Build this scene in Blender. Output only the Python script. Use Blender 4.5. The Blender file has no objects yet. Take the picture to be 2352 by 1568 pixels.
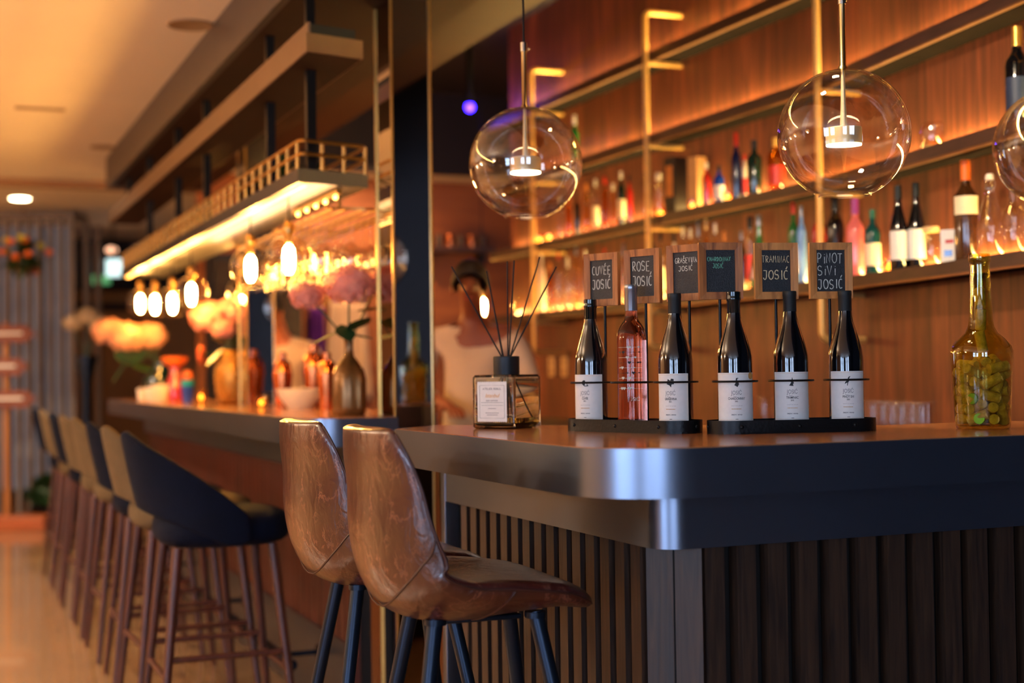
import bpy, bmesh, math, random
import numpy as np
from mathutils import Vector, Matrix
random.seed(7)
S = bpy.context.scene
COL = S.collection
PI = math.pi

# ---------------------------------------------------------------- camera
F_PX, YAW, PITCH, ROLL, EYE = 3230.0, math.radians(22.556), math.radians(1.270), math.radians(-0.815), 1.24
fw = Vector((math.sin(YAW)*math.cos(PITCH), math.cos(YAW)*math.cos(PITCH), math.sin(PITCH)))
rt = fw.cross(Vector((0, 0, 1))).normalized()
up = rt.cross(fw)
r2 = rt*math.cos(ROLL) + up*math.sin(ROLL)
u2 = up*math.cos(ROLL) - rt*math.sin(ROLL)
cd = bpy.data.cameras.new('camera')
cd.sensor_width = 36.0
cd.lens = F_PX/2352*36
cd.clip_start = 0.05
cd.clip_end = 60
cd.dof.use_dof = True
cd.dof.focus_distance = 3.13
cd.dof.aperture_fstop = 1.8
cam = bpy.data.objects.new('camera', cd)
COL.objects.link(cam)
m = Matrix.Identity(4)
for i in range(3):
    m[i][0], m[i][1], m[i][2] = r2[i], u2[i], -fw[i]
m[0][3], m[1][3], m[2][3] = 0, 0, EYE
cam.matrix_world = m
S.camera = cam
CAMP = Vector((0, 0, EYE))

def ray(px, py):
    return (fw + r2*((px-1176)/F_PX) - u2*((py-784)/F_PX))
def at(px, py, D):
    return CAMP + ray(px, py)*D
def on_z(px, py, z):
    d = ray(px, py); return CAMP + d*((z-EYE)/d.z)
def on_x(px, py, x):
    d = ray(px, py); return CAMP + d*(x/d.x)
def on_y(px, py, y):
    d = ray(px, py); return CAMP + d*(y/d.y)

# ---------------------------------------------------------------- world, exposure
S.view_settings.view_transform = 'Standard'
S.view_settings.look = 'None'
S.view_settings.gamma = 1
S.view_settings.use_curve_mapping = False
S.view_settings.exposure = 0.35
S.cycles.transparent_max_bounces = 24
S.cycles.max_bounces = 10
S.cycles.sample_clamp_indirect = 6.0
S.cycles.use_denoising = True
S.cycles.caustics_reflective = False
S.cycles.caustics_refractive = False
W = bpy.data.worlds.new('sky'); S.world = W
W.use_nodes = True
W.node_tree.nodes['Background'].inputs[0].default_value = (0.45, 0.65, 1.0, 1)
W.node_tree.nodes['Background'].inputs[1].default_value = 0.6

def light(kind, name, loc, power, color, size=0.3, size_y=None, aim=None, spot=None):
    l = bpy.data.lights.new(name, kind); l.energy = power; l.color = color
    if kind == 'AREA':
        l.size = size
        if size_y: l.shape = 'RECTANGLE'; l.size_y = size_y
    elif kind in ('POINT', 'SPOT'):
        l.shadow_soft_size = size
    if spot: l.spot_size = spot; l.spot_blend = 0.6
    o = bpy.data.objects.new(name, l); COL.objects.link(o); o.location = loc
    if aim is not None:
        o.rotation_euler = (Vector(aim)-Vector(loc)).to_track_quat('-Z', 'Y').to_euler()
    return o
WARM = (1.0, 0.84, 0.64)
WARM2 = (1.0, 0.56, 0.24)
COOL = (0.42, 0.66, 1.0)
# daylight comes from the window panes built with the room
# added downward spots without fixtures, warming the ceiling by floor bounce
DOWN = [(-1.6, 1.6), (-1.6, 4.2), (-1.6, 6.8), (-3.4, 3.0), (-3.4, 6.0), (-0.4, 8.6), (-0.3, 11.5)]
for i, (x, y) in enumerate(DOWN):
    light('SPOT', 'ceiling_bounce_beam', (x, y, 2.66), 170, WARM, 0.06, aim=(x, y, 0), spot=math.radians(115))
# added warm glows left of the frame, brightening the ceiling
for (x, y) in ((-1.9, 3.3), (-1.9, 5.6), (-2.6, 8.0)):
    light('POINT', 'ceiling_fill_glow', (x, y, 2.05), 165, WARM, 0.14)
# added spots on the unseen left wall, brightening what the steel reflects
for y in (7.0, 10.0, 13.0):
    light('SPOT', 'left_wall_fill_beam', (-4.3, y, 2.66), 700, WARM, 0.08, aim=(-5.5, y, 1.0), spot=math.radians(120))
light('SPOT', 'far_wall_fill_beam', (2.9, 9.3, 2.72), 75, WARM2, 0.05, aim=(2.9, 10.2, 1.3), spot=math.radians(120))  # added spot brightening the far wall, no fixture there
# unseen fill spots over the bar passage, without fixtures
for y in (3.0, 5.2, 7.4, 9.2):
    light('SPOT', 'bar_passage_fill', (2.05, y, 2.74), 17, WARM2, 0.05, aim=(2.35, y, 0), spot=math.radians(110))

light('SPOT', 'bar_passage_fill', (1.55, 2.7, 2.50), 150, (1.0, .76, .50), 0.05, aim=(2.9, 3.7, 1.15), spot=math.radians(85))  # added spot brightening the lower right boards and the bar top
# ---------------------------------------------------------------- materials
def lin(c):
    return tuple(((v/255)/12.92 if v/255 <= 0.04045 else ((v/255+0.055)/1.055)**2.4) for v in c) + (1,)
MATS = {}
def base(name):
    m = bpy.data.materials.new(name); m.use_nodes = True
    nt = m.node_tree; b = nt.nodes['Principled BSDF']
    return m, nt, b
def mat(name, col, rough=0.5, metal=0.0, coat=0.0, emit=None, estr=0, trans=0, ior=1.45, sheen=0, alpha=1, noise=None, bump=None, spec=None, aniso=0):
    """noise=(scale, amount, (sx,sy,sz)) multiplies colour; bump=(scale, strength, (sx,sy,sz))"""
    if name in MATS: return MATS[name]
    m, nt, b = base(name)
    b.inputs['Base Color'].default_value = lin(col)
    b.inputs['Roughness'].default_value = rough
    b.inputs['Metallic'].default_value = metal
    b.inputs['Coat Weight'].default_value = coat
    b.inputs['Coat Roughness'].default_value = 0.12
    b.inputs['Transmission Weight'].default_value = trans
    b.inputs['IOR'].default_value = ior
    if aniso: b.inputs['Anisotropic'].default_value = aniso
    if spec is not None: b.inputs['Specular IOR Level'].default_value = spec
    if sheen:
        b.inputs['Sheen Weight'].default_value = sheen
        b.inputs['Sheen Roughness'].default_value = 0.35
        b.inputs['Sheen Tint'].default_value = lin([min(255, c+45) for c in col])
    if emit:
        b.inputs['Emission Color'].default_value = lin(emit)
        b.inputs['Emission Strength'].default_value = estr
    tc = nt.nodes.new('ShaderNodeTexCoord')
    def noi(scale, sc, det=5):
        mp = nt.nodes.new('ShaderNodeMapping'); mp.inputs['Scale'].default_value = sc
        nt.links.new(tc.outputs['Object'], mp.inputs[0])
        n = nt.nodes.new('ShaderNodeTexNoise'); n.inputs['Scale'].default_value = scale; n.inputs['Detail'].default_value = det
        nt.links.new(mp.outputs[0], n.inputs['Vector']); return n
    if noise:
        n = noi(noise[0], noise[2])
        r = nt.nodes.new('ShaderNodeValToRGB')
        c = lin(col); a = noise[1]
        r.color_ramp.elements[0].position = 0.3; r.color_ramp.elements[1].position = 0.7
        r.color_ramp.elements[0].color = tuple(v*(1-a) for v in c[:3]) + (1,)
        r.color_ramp.elements[1].color = tuple(min(1, v*(1+a)) for v in c[:3]) + (1,)
        nt.links.new(n.outputs['Fac'], r.inputs[0]); nt.links.new(r.outputs[0], b.inputs['Base Color'])
    if bump:
        n = noi(bump[0], bump[2])
        bp = nt.nodes.new('ShaderNodeBump'); bp.inputs['Strength'].default_value = bump[1]; bp.inputs['Distance'].default_value = 0.01
        nt.links.new(n.outputs['Fac'], bp.inputs['Height']); nt.links.new(bp.outputs[0], b.inputs['Normal'])
    MATS[name] = m
    return m

def thin_glass(name, tint, refl=1.0, rough=0.0):
    """thin clear pane: Fresnel reflection over see-through tint"""
    if name in MATS: return MATS[name]
    m, nt, b = base(name); nt.nodes.remove(b)
    out = nt.nodes['Material Output']
    t = nt.nodes.new('ShaderNodeBsdfTransparent'); t.inputs[0].default_value = tint + (1,)
    g = nt.nodes.new('ShaderNodeBsdfGlossy'); g.inputs['Roughness'].default_value = rough; g.inputs[0].default_value = (1, 1, 1, 1)
    f = nt.nodes.new('ShaderNodeFresnel')
    geo = nt.nodes.new('ShaderNodeNewGeometry')
    mr = nt.nodes.new('ShaderNodeMapRange'); mr.inputs['To Min'].default_value = 1.5; mr.inputs['To Max'].default_value = 1/1.5
    nt.links.new(geo.outputs['Backfacing'], mr.inputs[0]); nt.links.new(mr.outputs[0], f.inputs[0])
    mul = nt.nodes.new('ShaderNodeMath'); mul.operation = 'MULTIPLY'; mul.inputs[1].default_value = refl; mul.use_clamp = True
    nt.links.new(f.outputs[0], mul.inputs[0])
    mx = nt.nodes.new('ShaderNodeMixShader')
    nt.links.new(mul.outputs[0], mx.inputs[0]); nt.links.new(t.outputs[0], mx.inputs[1]); nt.links.new(g.outputs[0], mx.inputs[2])
    nt.links.new(mx.outputs[0], out.inputs[0])
    MATS[name] = m
    return m

def wood(name, dark, light_, axis='Z', board=None, board_axis='Y', rough=0.45, scale=3.0, stretch=14.0, gap=True, coat=0.0):
    """procedural wood: long noise along AXIS; optional boards of width BOARD along BOARD_AXIS"""
    if name in MATS: return MATS[name]
    m, nt, b = base(name)
    N = nt.nodes.new; L = nt.links.new
    tc = N('ShaderNodeTexCoord'); sep = N('ShaderNodeSeparateXYZ'); L(tc.outputs['Object'], sep.inputs[0])
    mp = N('ShaderNodeMapping')
    sc = {'X': (1, stretch, stretch), 'Y': (stretch, 1, stretch), 'Z': (stretch, stretch, 1)}[axis]
    mp.inputs['Scale'].default_value = sc
    L(tc.outputs['Object'], mp.inputs[0])
    n = N('ShaderNodeTexNoise'); n.noise_dimensions = '4D'; n.inputs['Scale'].default_value = scale; n.inputs['Detail'].default_value = 7; n.inputs['Distortion'].default_value = 0.9
    L(mp.outputs[0], n.inputs['Vector'])
    ramp = N('ShaderNodeValToRGB'); e = ramp.color_ramp.elements
    e[0].position = 0.28; e[0].color = lin(dark); e[1].position = 0.72; e[1].color = lin(light_)
    L(n.outputs['Fac'], ramp.inputs[0])
    colout = ramp.outputs[0]
    if board:
        d = N('ShaderNodeMath'); d.operation = 'DIVIDE'; d.inputs[1].default_value = board; L(sep.outputs[board_axis], d.inputs[0])
        fl = N('ShaderNodeMath'); fl.operation = 'FLOOR'; L(d.outputs[0], fl.inputs[0])
        wn = N('ShaderNodeTexWhiteNoise'); wn.noise_dimensions = '1D'; L(fl.outputs[0], wn.inputs['W'])
        mw = N('ShaderNodeMath'); mw.operation = 'MULTIPLY'; mw.inputs[1].default_value = 9; L(wn.outputs['Value'], mw.inputs[0]); L(mw.outputs[0], n.inputs['W'])
        mr = N('ShaderNodeMapRange'); mr.inputs['To Min'].default_value = 0.72; mr.inputs['To Max'].default_value = 1.22; L(wn.outputs['Value'], mr.inputs[0])
        fr = N('ShaderNodeMath'); fr.operation = 'FRACT'; L(d.outputs[0], fr.inputs[0])
        gp = N('ShaderNodeMath'); gp.operation = 'GREATER_THAN'; gp.inputs[1].default_value = 0.035; L(fr.outputs[0], gp.inputs[0])
        gm = N('ShaderNodeMapRange'); gm.inputs['To Min'].default_value = 0.35; L(gp.outputs[0], gm.inputs[0])
        mm = N('ShaderNodeMath'); mm.operation = 'MULTIPLY'; L(mr.outputs[0], mm.inputs[0]); L(gm.outputs[0], mm.inputs[1])
        vm = N('ShaderNodeVectorMath'); vm.operation = 'SCALE'; L(colout, vm.inputs[0]); L(mm.outputs[0], vm.inputs['Scale'])
        colout = vm.outputs[0]
    L(colout, b.inputs['Base Color'])
    b.inputs['Roughness'].default_value = rough; b.inputs['Coat Weight'].default_value = coat
    bp = N('ShaderNodeBump'); bp.inputs['Strength'].default_value = 0.25; bp.inputs['Distance'].default_value = 0.004
    L(n.outputs['Fac'], bp.inputs['Height']); L(bp.outputs[0], b.inputs['Normal'])
    MATS[name] = m
    return m

def leather(name):
    m, nt, b = base(name)
    N = nt.nodes.new; L = nt.links.new
    tc = N('ShaderNodeTexCoord')
    n1 = N('ShaderNodeTexNoise'); n1.inputs['Scale'].default_value = 5; n1.inputs['Detail'].default_value = 4; L(tc.outputs['Object'], n1.inputs['Vector'])
    ramp = N('ShaderNodeValToRGB'); e = ramp.color_ramp.elements
    e[0].position = 0.3; e[0].color = lin((46, 14, 10)); e[1].position = 0.75; e[1].color = lin((80, 29, 21))
    L(n1.outputs['Fac'], ramp.inputs[0])
    # pale pull-up creases: thin bands where a warped noise crosses its middle
    mp = N('ShaderNodeMapping'); mp.inputs['Scale'].default_value = (1.0, 1.0, 0.55); mp.inputs['Rotation'].default_value = (0.5, 0.3, 0.2)
    L(tc.outputs['Object'], mp.inputs[0])
    v = N('ShaderNodeTexNoise'); v.inputs['Scale'].default_value = 21; v.inputs['Detail'].default_value = 9; v.inputs['Distortion'].default_value = 0.5; v.inputs['Roughness'].default_value = 0.62
    L(mp.outputs[0], v.inputs['Vector'])
    s = N('ShaderNodeMath'); s.operation = 'SUBTRACT'; s.inputs[1].default_value = 0.5; L(v.outputs['Fac'], s.inputs[0])
    a = N('ShaderNodeMath'); a.operation = 'ABSOLUTE'; L(s.outputs[0], a.inputs[0])
    r3 = N('ShaderNodeValToRGB'); e = r3.color_ramp.elements
    e[0].position = 0.0; e[0].color = (1, 1, 1, 1); e[1].position = 0.022; e[1].color = (0, 0, 0, 1)
    L(a.outputs[0], r3.inputs[0])
    n2 = N('ShaderNodeTexNoise'); n2.inputs['Scale'].default_value = 7; L(tc.outputs['Object'], n2.inputs['Vector'])
    g = N('ShaderNodeMapRange'); g.inputs['From Min'].default_value = 0.45; g.inputs['From Max'].default_value = 0.75; L(n2.outputs['Fac'], g.inputs[0])
    mu = N('ShaderNodeMath'); mu.operation = 'MULTIPLY'; L(r3.outputs[0], mu.inputs[0]); L(g.outputs[0], mu.inputs[1])
    mu2 = N('ShaderNodeMath'); mu2.operation = 'MULTIPLY'; mu2.inputs[1].default_value = 0.75; L(mu.outputs[0], mu2.inputs[0])
    mx = N('ShaderNodeMix'); mx.data_type = 'RGBA'; L(mu2.outputs[0], mx.inputs[0]); L(ramp.outputs[0], mx.inputs[6]); mx.inputs[7].default_value = lin((170, 112, 88))
    L(mx.outputs[2], b.inputs['Base Color'])
    b.inputs['Roughness'].default_value = 0.33
    b.inputs['Coat Weight'].default_value = 0.8; b.inputs['Coat Roughness'].default_value = 0.16
    n4 = N('ShaderNodeTexNoise'); n4.inputs['Scale'].default_value = 28; n4.inputs['Detail'].default_value = 6; n4.inputs['Distortion'].default_value = 1.2; L(mp.outputs[0], n4.inputs['Vector'])
    bp = N('ShaderNodeBump'); bp.inputs['Strength'].default_value = 0.45; bp.inputs['Distance'].default_value = 0.006
    L(n4.outputs['Fac'], bp.inputs['Height']); L(bp.outputs[0], b.inputs['Normal']); L(bp.outputs[0], b.inputs['Coat Normal'])
    return m

def floor_mat():
    m, nt, b = base('polished_tile')
    N = nt.nodes.new; L = nt.links.new
    tc = N('ShaderNodeTexCoord')
    br = N('ShaderNodeTexBrick'); br.offset = 0; br.inputs['Scale'].default_value = 1.0
    br.inputs['Brick Width'].default_value = 0.8; br.inputs['Row Height'].default_value = 0.8; br.inputs['Mortar Size'].default_value = 0.004
    br.inputs['Color1'].default_value = lin((168, 128, 86)); br.inputs['Color2'].default_value = lin((158, 118, 78)); br.inputs['Mortar'].default_value = lin((110, 80, 52))
    L(tc.outputs['Object'], br.inputs['Vector'])
    n = N('ShaderNodeTexNoise'); n.inputs['Scale'].default_value = 3; n.inputs['Detail'].default_value = 8; n.inputs['Distortion'].default_value = 0.8; L(tc.outputs['Object'], n.inputs['Vector'])
    mr = N('ShaderNodeMapRange'); mr.inputs['To Min'].default_value = 0.7; mr.inputs['To Max'].default_value = 1.2; L(n.outputs['Fac'], mr.inputs[0])
    vm = N('ShaderNodeVectorMath'); vm.operation = 'SCALE'; L(br.outputs['Color'], vm.inputs[0]); L(mr.outputs[0], vm.inputs['Scale'])
    L(vm.outputs[0], b.inputs['Base Color']); b.inputs['Roughness'].default_value = 0.16
    b.inputs['Coat Weight'].default_value = 0.4
    MATS['floor'] = m
    return m

steel = mat('brushed_steel', (132, 144, 164), 0.31, 1.0, noise=(3, .05, (1, 1, 1)))
steel_far = steel
counter_m = mat('counter_surface', (176, 116, 70), 0.22, coat=0.5, noise=(3, .2, (1, 1, 1)))
black_metal = mat('black_powdered_metal', (22, 22, 24), 0.38, 0.6, bump=(120, .08, (1, 1, 1)))
blue_metal = mat('gunmetal_paint', (34, 44, 58), 0.34, 0.75)
brass = mat('brushed_brass', (196, 152, 84), 0.32, 1.0, noise=(40, .06, (1, 1, 8)))
brass_lamp = mat('satin_brass', (214, 186, 132), 0.24, 1.0)
housing_m = mat('lamplit_satin_brass', (236, 218, 178), 0.42, 0.45, noise=(60, .04, (1, 1, 8)))  # brass colour paled to stand for the lamp disc's light on it
nickel = mat('polished_nickel', (200, 196, 186), 0.15, 1.0)
wallwood = wood('walnut_wall_boards', (70, 34, 22), (140, 74, 42), 'Z', 0.118, 'Y', 0.5, 2.2, 12)
wallwood_x = wood('walnut_panel', (70, 34, 18), (128, 70, 38), 'Z', 0.2, 'X', 0.5, 2.2, 12)
shelfwood = wood('dark_shelf_wood', (44, 26, 20), (70, 42, 30), 'Y', rough=0.5)
slatwood = wood('dark_oak_slat', (24, 15, 12), (64, 44, 30), 'Z', rough=0.5, scale=5, stretch=16)
slatback = mat('slat_backing_black', (14, 11, 10), 0.7, noise=(20, .1, (1, 1, 1)))
frontwood = wood('red_walnut_slat', (46, 18, 12), (100, 44, 28), 'Z', rough=0.45, scale=3)
chairwood = wood('dark_walnut_legs', (44, 18, 12), (80, 36, 24), 'Z', rough=0.42, scale=4)
leather_m = leather('distressed_brown_leather')
velvet_blue = mat('navy_velvet', (2, 9, 28), 0.85, spec=0.15, sheen=0.05, bump=(220, .15, (1, 1, 1)), noise=(9, .25, (1, 1, 1)))
velvet_beige = mat('beige_velvet', (88, 74, 54), 0.85, spec=0.15, sheen=0.08, bump=(220, .15, (1, 1, 1)), noise=(9, .18, (1, 1, 1)))
ceil_m = mat('painted_ceiling', (226, 218, 208), 0.8, noise=(1.5, .03, (1, 1, 1)))
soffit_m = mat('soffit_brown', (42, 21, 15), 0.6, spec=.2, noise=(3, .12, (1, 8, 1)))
beam_m = mat('bronze_beam_paint', (142, 116, 92), 0.42, 0.8, noise=(8, .06, (1, 1, 1)))
beam_dark = mat('dark_grey_beam_paint', (96, 86, 80), 0.45, 0.6, noise=(8, .06, (1, 1, 1)))
dark_ceil = mat('dark_bar_ceiling', (26, 13, 12), 0.7, noise=(2, .1, (1, 1, 1)))
wall_dark = mat('charcoal_plaster', (10, 16, 34), 0.8, noise=(4, .1, (1, 1, 1)))
wall_tan = mat('tan_plaster', (150, 112, 76), 0.8, noise=(2, .05, (1, 1, 1)))
wall_orange = wood('far_panelled_wall', (120, 62, 28), (160, 92, 44), 'X', rough=0.6, scale=1.5, stretch=6)
mirror = mat('mirror_glass', (214, 205, 196), 0.02, 1.0, noise=(3, .02, (1, 1, 1)))
shelf_led = mat('shelf_led_strip', (255, 190, 110), 0.5, emit=(255, 214, 124), estr=115, noise=(10, .02, (1, 1, 1)))
led = mat('warm_led_strip', (255, 190, 110), 0.5, emit=(255, 178, 88), estr=6, noise=(10, .02, (1, 1, 1)))
led_soft = mat('warm_led_soft', (255, 190, 110), 0.5, emit=(255, 176, 84), estr=7, noise=(10, .02, (1, 1, 1)))
lamp_white = mat('frosted_lamp_disc', (255, 240, 215), 0.5, emit=(255, 226, 178), estr=22, noise=(10, .02, (1, 1, 1)))
bulb_m = mat('glowing_filament', (255, 220, 150), 0.5, emit=(255, 190, 98), estr=420, noise=(10, .02, (1, 1, 1)))
clear = thin_glass('clear_blown_glass', (0.97, 0.95, 0.92), 1.5)
clear_far = thin_glass('bar_glass', (0.96, 0.94, 0.91), 1.0, 0.03)
amber_globe = thin_glass('smoked_amber_glass', (1.0, 0.9, 0.74), 1.4)
green_shell = thin_glass('olive_green_glass', (0.84, 0.81, 0.42), 1.3)
wine_dark = mat('dark_wine_glass', (5, 7, 12), 0.05, coat=1.0, noise=(3, .3, (1, 1, 1)))
matte_black = mat('matte_black_foil', (18, 24, 26), 0.55, noise=(60, .1, (1, 1, 1)))
gloss_green = mat('dark_green_glossy_foil', (10, 26, 28), 0.16, 0.4, coat=0.8, noise=(20, .2, (1, 1, 1)))
silver_foil = mat('silver_foil', (150, 158, 170), 0.3, 0.85, noise=(30, .08, (1, 1, 1)))
paper = mat('white_label_paper', (222, 220, 214), 0.7, noise=(90, .03, (1, 1, 1)))
ink = mat('black_ink', (26, 26, 30), 0.6, noise=(50, .1, (1, 1, 1)))
ink_grey = mat('grey_ink', (110, 110, 114), 0.6, noise=(50, .1, (1, 1, 1)))
gold_ink = mat('gold_ink', (206, 160, 84), 0.35, 0.7, noise=(50, .1, (1, 1, 1)))
chalk = mat('white_chalk', (190, 194, 184), 0.9, noise=(160, .25, (1, 1, 1)))
chalk_g = mat('green_chalk', (108, 176, 146), 0.9, noise=(160, .25, (1, 1, 1)))
chalk_y = mat('cream_chalk', (214, 196, 152), 0.9, noise=(160, .25, (1, 1, 1)))
slate = mat('chalkboard_slate', (30, 33, 36), 0.42, noise=(300, .5, (1, 1, 1)), bump=(500, .3, (1, 1, 1)))
framewood = wood('oak_picture_frame', (112, 62, 28), (196, 124, 64), 'Z', rough=0.5, scale=6, stretch=12)
cork_m = mat('cork', (214, 176, 124), 0.85, noise=(90, .3, (1, 1, 1)), bump=(160, .4, (1, 1, 1)))
leaf_m = mat('dark_green_leaf', (38, 66, 30), 0.45, noise=(8, .3, (1, 1, 1)))
petal_m = mat('pink_hydrangea_petal', (232, 150, 130), 0.6, noise=(12, .25, (1, 1, 1)))
petal_peach = mat('peach_hydrangea_petal', (232, 168, 128), 0.6, noise=(12, .2, (1, 1, 1)))
petal_white = mat('cream_flower_petal', (214, 196, 160), 0.6, noise=(12, .2, (1, 1, 1)))
reed_m = mat('black_reed', (16, 12, 12), 0.7, noise=(60, .2, (1, 1, 1)))
skin_m = mat('warm_skin', (176, 104, 72), 0.5, noise=(8, .08, (1, 1, 1)))
skin_d = mat('brown_skin', (132, 70, 44), 0.5, noise=(8, .08, (1, 1, 1)))
hair_m = mat('dark_hair', (28, 16, 12), 0.6, noise=(60, .3, (1, 1, 6)))
shirt_m = mat('cream_shirt_cloth', (200, 172, 146), 0.8, noise=(9, .05, (1, 1, 1)), bump=(14, .3, (1, 1, 1)))
trouser_m = mat('black_trouser_cloth', (22, 20, 24), 0.8, noise=(9, .1, (1, 1, 1)))
gold_vase = mat('hammered_gold_glaze', (190, 132, 54), 0.28, 0.8, noise=(14, .2, (1, 1, 1)))
eye_m = mat('eye_dark', (20, 14, 12), 0.2, noise=(9, .1, (1, 1, 1)))

# ---------------------------------------------------------------- mesh helpers
class MB:
    def __init__(s): s.bm = bmesh.new()
    def box(s, c, d, rz=0, M=None, bev=0):
        r = bmesh.ops.create_cube(s.bm, size=1)
        T = Matrix.Translation(Vector(c)) @ Matrix.Rotation(rz, 4, 'Z') @ Matrix.Diagonal((d[0], d[1], d[2], 1))
        if M: T = M @ T
        bmesh.ops.transform(s.bm, matrix=T, verts=r['verts'])
        if bev:
            es = list({e for v in r['verts'] for e in v.link_edges})
            bmesh.ops.bevel(s.bm, geom=es, offset=bev, segments=3, affect='EDGES', profile=0.5)
        return s
    def cyl(s, p0, p1, r0, r1=None, seg=20, caps=True):
        p0, p1 = Vector(p0), Vector(p1); r1 = r0 if r1 is None else r1
        d = p1-p0; q = d.to_track_quat('Z', 'Y').to_matrix().to_4x4()
        T = Matrix.Translation((p0+p1)/2) @ q
        bmesh.ops.create_cone(s.bm, cap_ends=caps, segments=seg, radius1=r0, radius2=r1, depth=d.length, matrix=T)
        return s
    def sphere(s, c, r, sc=(1, 1, 1), u=20, v=14):
        T = Matrix.Translation(Vector(c)) @ Matrix.Diagonal((r*sc[0], r*sc[1], r*sc[2], 1))
        bmesh.ops.create_uvsphere(s.bm, u_segments=u, v_segments=v, radius=1, matrix=T)
        return s
    def lathe(s, prof, seg=32, c=(0, 0, 0), sx=1, sy=1):
        c = Vector(c); rings = []
        for (r, z) in prof:
            if r < 1e-5:
                rings.append([s.bm.verts.new(c+Vector((0, 0, z)))])
            else:
                rings.append([s.bm.verts.new(c+Vector((r*sx*math.cos(2*PI*i/seg), r*sy*math.sin(2*PI*i/seg), z))) for i in range(seg)])
        for a, b in zip(rings, rings[1:]):
            for i in range(seg):
                j = (i+1) % seg
                if len(a) == 1 and len(b) == 1: continue
                try:
                    if len(a) == 1: s.bm.faces.new((a[0], b[j], b[i]))
                    elif len(b) == 1: s.bm.faces.new((a[i], a[j], b[0]))
                    else: s.bm.faces.new((a[i], a[j], b[j], b[i]))
                except ValueError: pass
        return s
    def tube(s, pts, r, seg=8, closed=False, flat=None):
        pts = [Vector(p) for p in pts]; n = len(pts); rings = []
        prev = None
        for i, p in enumerate(pts):
            if closed: t = (pts[(i+1) % n]-pts[i-1]).normalized()
            else: t = (pts[min(i+1, n-1)]-pts[max(i-1, 0)]).normalized()
            if prev is None:
                a = t.orthogonal().normalized()
                if abs(t.z) < 0.9: a = (Vector((0, 0, 1))-t*t.z).normalized()
            else:
                a = (prev-t*prev.dot(t)).normalized()
            prev = a; b = t.cross(a)
            rr = r[i] if isinstance(r, (list, tuple)) else r
            rings.append([s.bm.verts.new(p+a*rr*math.cos(2*PI*k/seg)+b*rr*math.sin(2*PI*k/seg)*(flat or 1)) for k in range(seg)])
        m_ = n if closed else n-1
        for i in range(m_):
            A, B = rings[i], rings[(i+1) % n]
            for k in range(seg):
                l = (k+1) % seg
                s.bm.faces.new((A[k], A[l], B[l], B[k]))
        if not closed:
            s.bm.faces.new(rings[0][::-1]); s.bm.faces.new(rings[-1])
        return s
    def prism(s, pts, z0, z1):
        A = [s.bm.verts.new((p[0], p[1], z0)) for p in pts]; B = [s.bm.verts.new((p[0], p[1], z1)) for p in pts]
        n = len(pts)
        s.bm.faces.new(A[::-1]); s.bm.faces.new(B)
        for i in range(n):
            j = (i+1) % n; s.bm.faces.new((A[i], A[j], B[j], B[i]))
        return s
    def ribbon(s, pts, w, origin, ux, uz, off):
        """flat stroke on a board: pts in 2-D"""
        pts = [Vector((p[0], p[1])) for p in pts]
        L, R = [], []
        for i, p in enumerate(pts):
            t = (pts[min(i+1, len(pts)-1)]-pts[max(i-1, 0)]).normalized()
            n = Vector((-t.y, t.x))*w/2
            for lst, q in ((L, p+n), (R, p-n)):
                lst.append(s.bm.verts.new(origin+ux*q.x+uz*q.y+off))
        for i in range(len(pts)-1):
            s.bm.faces.new((L[i], L[i+1], R[i+1], R[i]))
        return s
    def grid(s, P, closed_u=False, closed_v=False):
        V = [[s.bm.verts.new(p) for p in row] for row in P]
        nu, nv = len(V), len(V[0])
        for i in range(nu if closed_u else nu-1):
            for j in range(nv if closed_v else nv-1):
                a, b = V[i][j], V[(i+1) % nu][j]; c, d = V[(i+1) % nu][(j+1) % nv], V[i][(j+1) % nv]
                try: s.bm.faces.new((a, b, c, d))
                except ValueError: pass
        return V
    def obj(s, name, mt, parent=None, smooth=True, loc=None, rz=None, ang=40, bev=0, sub=0, normals=True):
        if normals: bmesh.ops.recalc_face_normals(s.bm, faces=s.bm.faces)
        me = bpy.data.meshes.new(name); s.bm.to_mesh(me); s.bm.free()
        me.materials.append(mt)
        if smooth:
            me.polygons.foreach_set('use_smooth', [True]*len(me.polygons))
            try: me.set_sharp_from_angle(angle=math.radians(ang))
            except Exception: pass
        o = bpy.data.objects.new(name, me); COL.objects.link(o)
        if parent: o.parent = parent
        if loc is not None: o.location = loc
        if rz is not None: o.rotation_euler[2] = rz
        if bev:
            b = o.modifiers.new('bevel', 'BEVEL'); b.width = bev; b.segments = 3; b.limit_method = 'ANGLE'
        if sub:
            b = o.modifiers.new('subdivision', 'SUBSURF'); b.levels = sub; b.render_levels = sub
        return o

def tag(o, label, cat=None, group=None, kind=None):
    if label: o['label'] = label
    if cat: o['category'] = cat
    if group: o['group'] = group
    if kind: o['kind'] = kind
    return o
def thing(name, label, cat, loc=(0, 0, 0), rz=0, group=None):
    o = bpy.data.objects.new(name, None); COL.objects.link(o)
    o.empty_display_size = 0.05
    o.location = loc; o.rotation_euler = (0, 0, rz)
    return tag(o, label, cat, group)
def struct(o):
    o['kind'] = 'structure'; return o
def dup(root, loc, rz, label, group=None, swap=None):
    r = root.copy(); COL.objects.link(r); r.location = loc; r.rotation_euler = (0, 0, rz)
    r['label'] = label
    if group: r['group'] = group
    def rec(src, dst):
        for ch in list(src.children):
            c = ch.copy(); COL.objects.link(c); c.parent = dst
            if swap and c.type == 'MESH' and c.data.materials and c.data.materials[0] in swap:
                new = swap[c.data.materials[0]]
                key = (c.data.name, new.name)
                if key not in SWAPPED:
                    d = c.data.copy(); d.materials[0] = new; SWAPPED[key] = d
                c.data = SWAPPED[key]
            rec(ch, c)
    rec(root, r)
    return r
SWAPPED = {}

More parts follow.
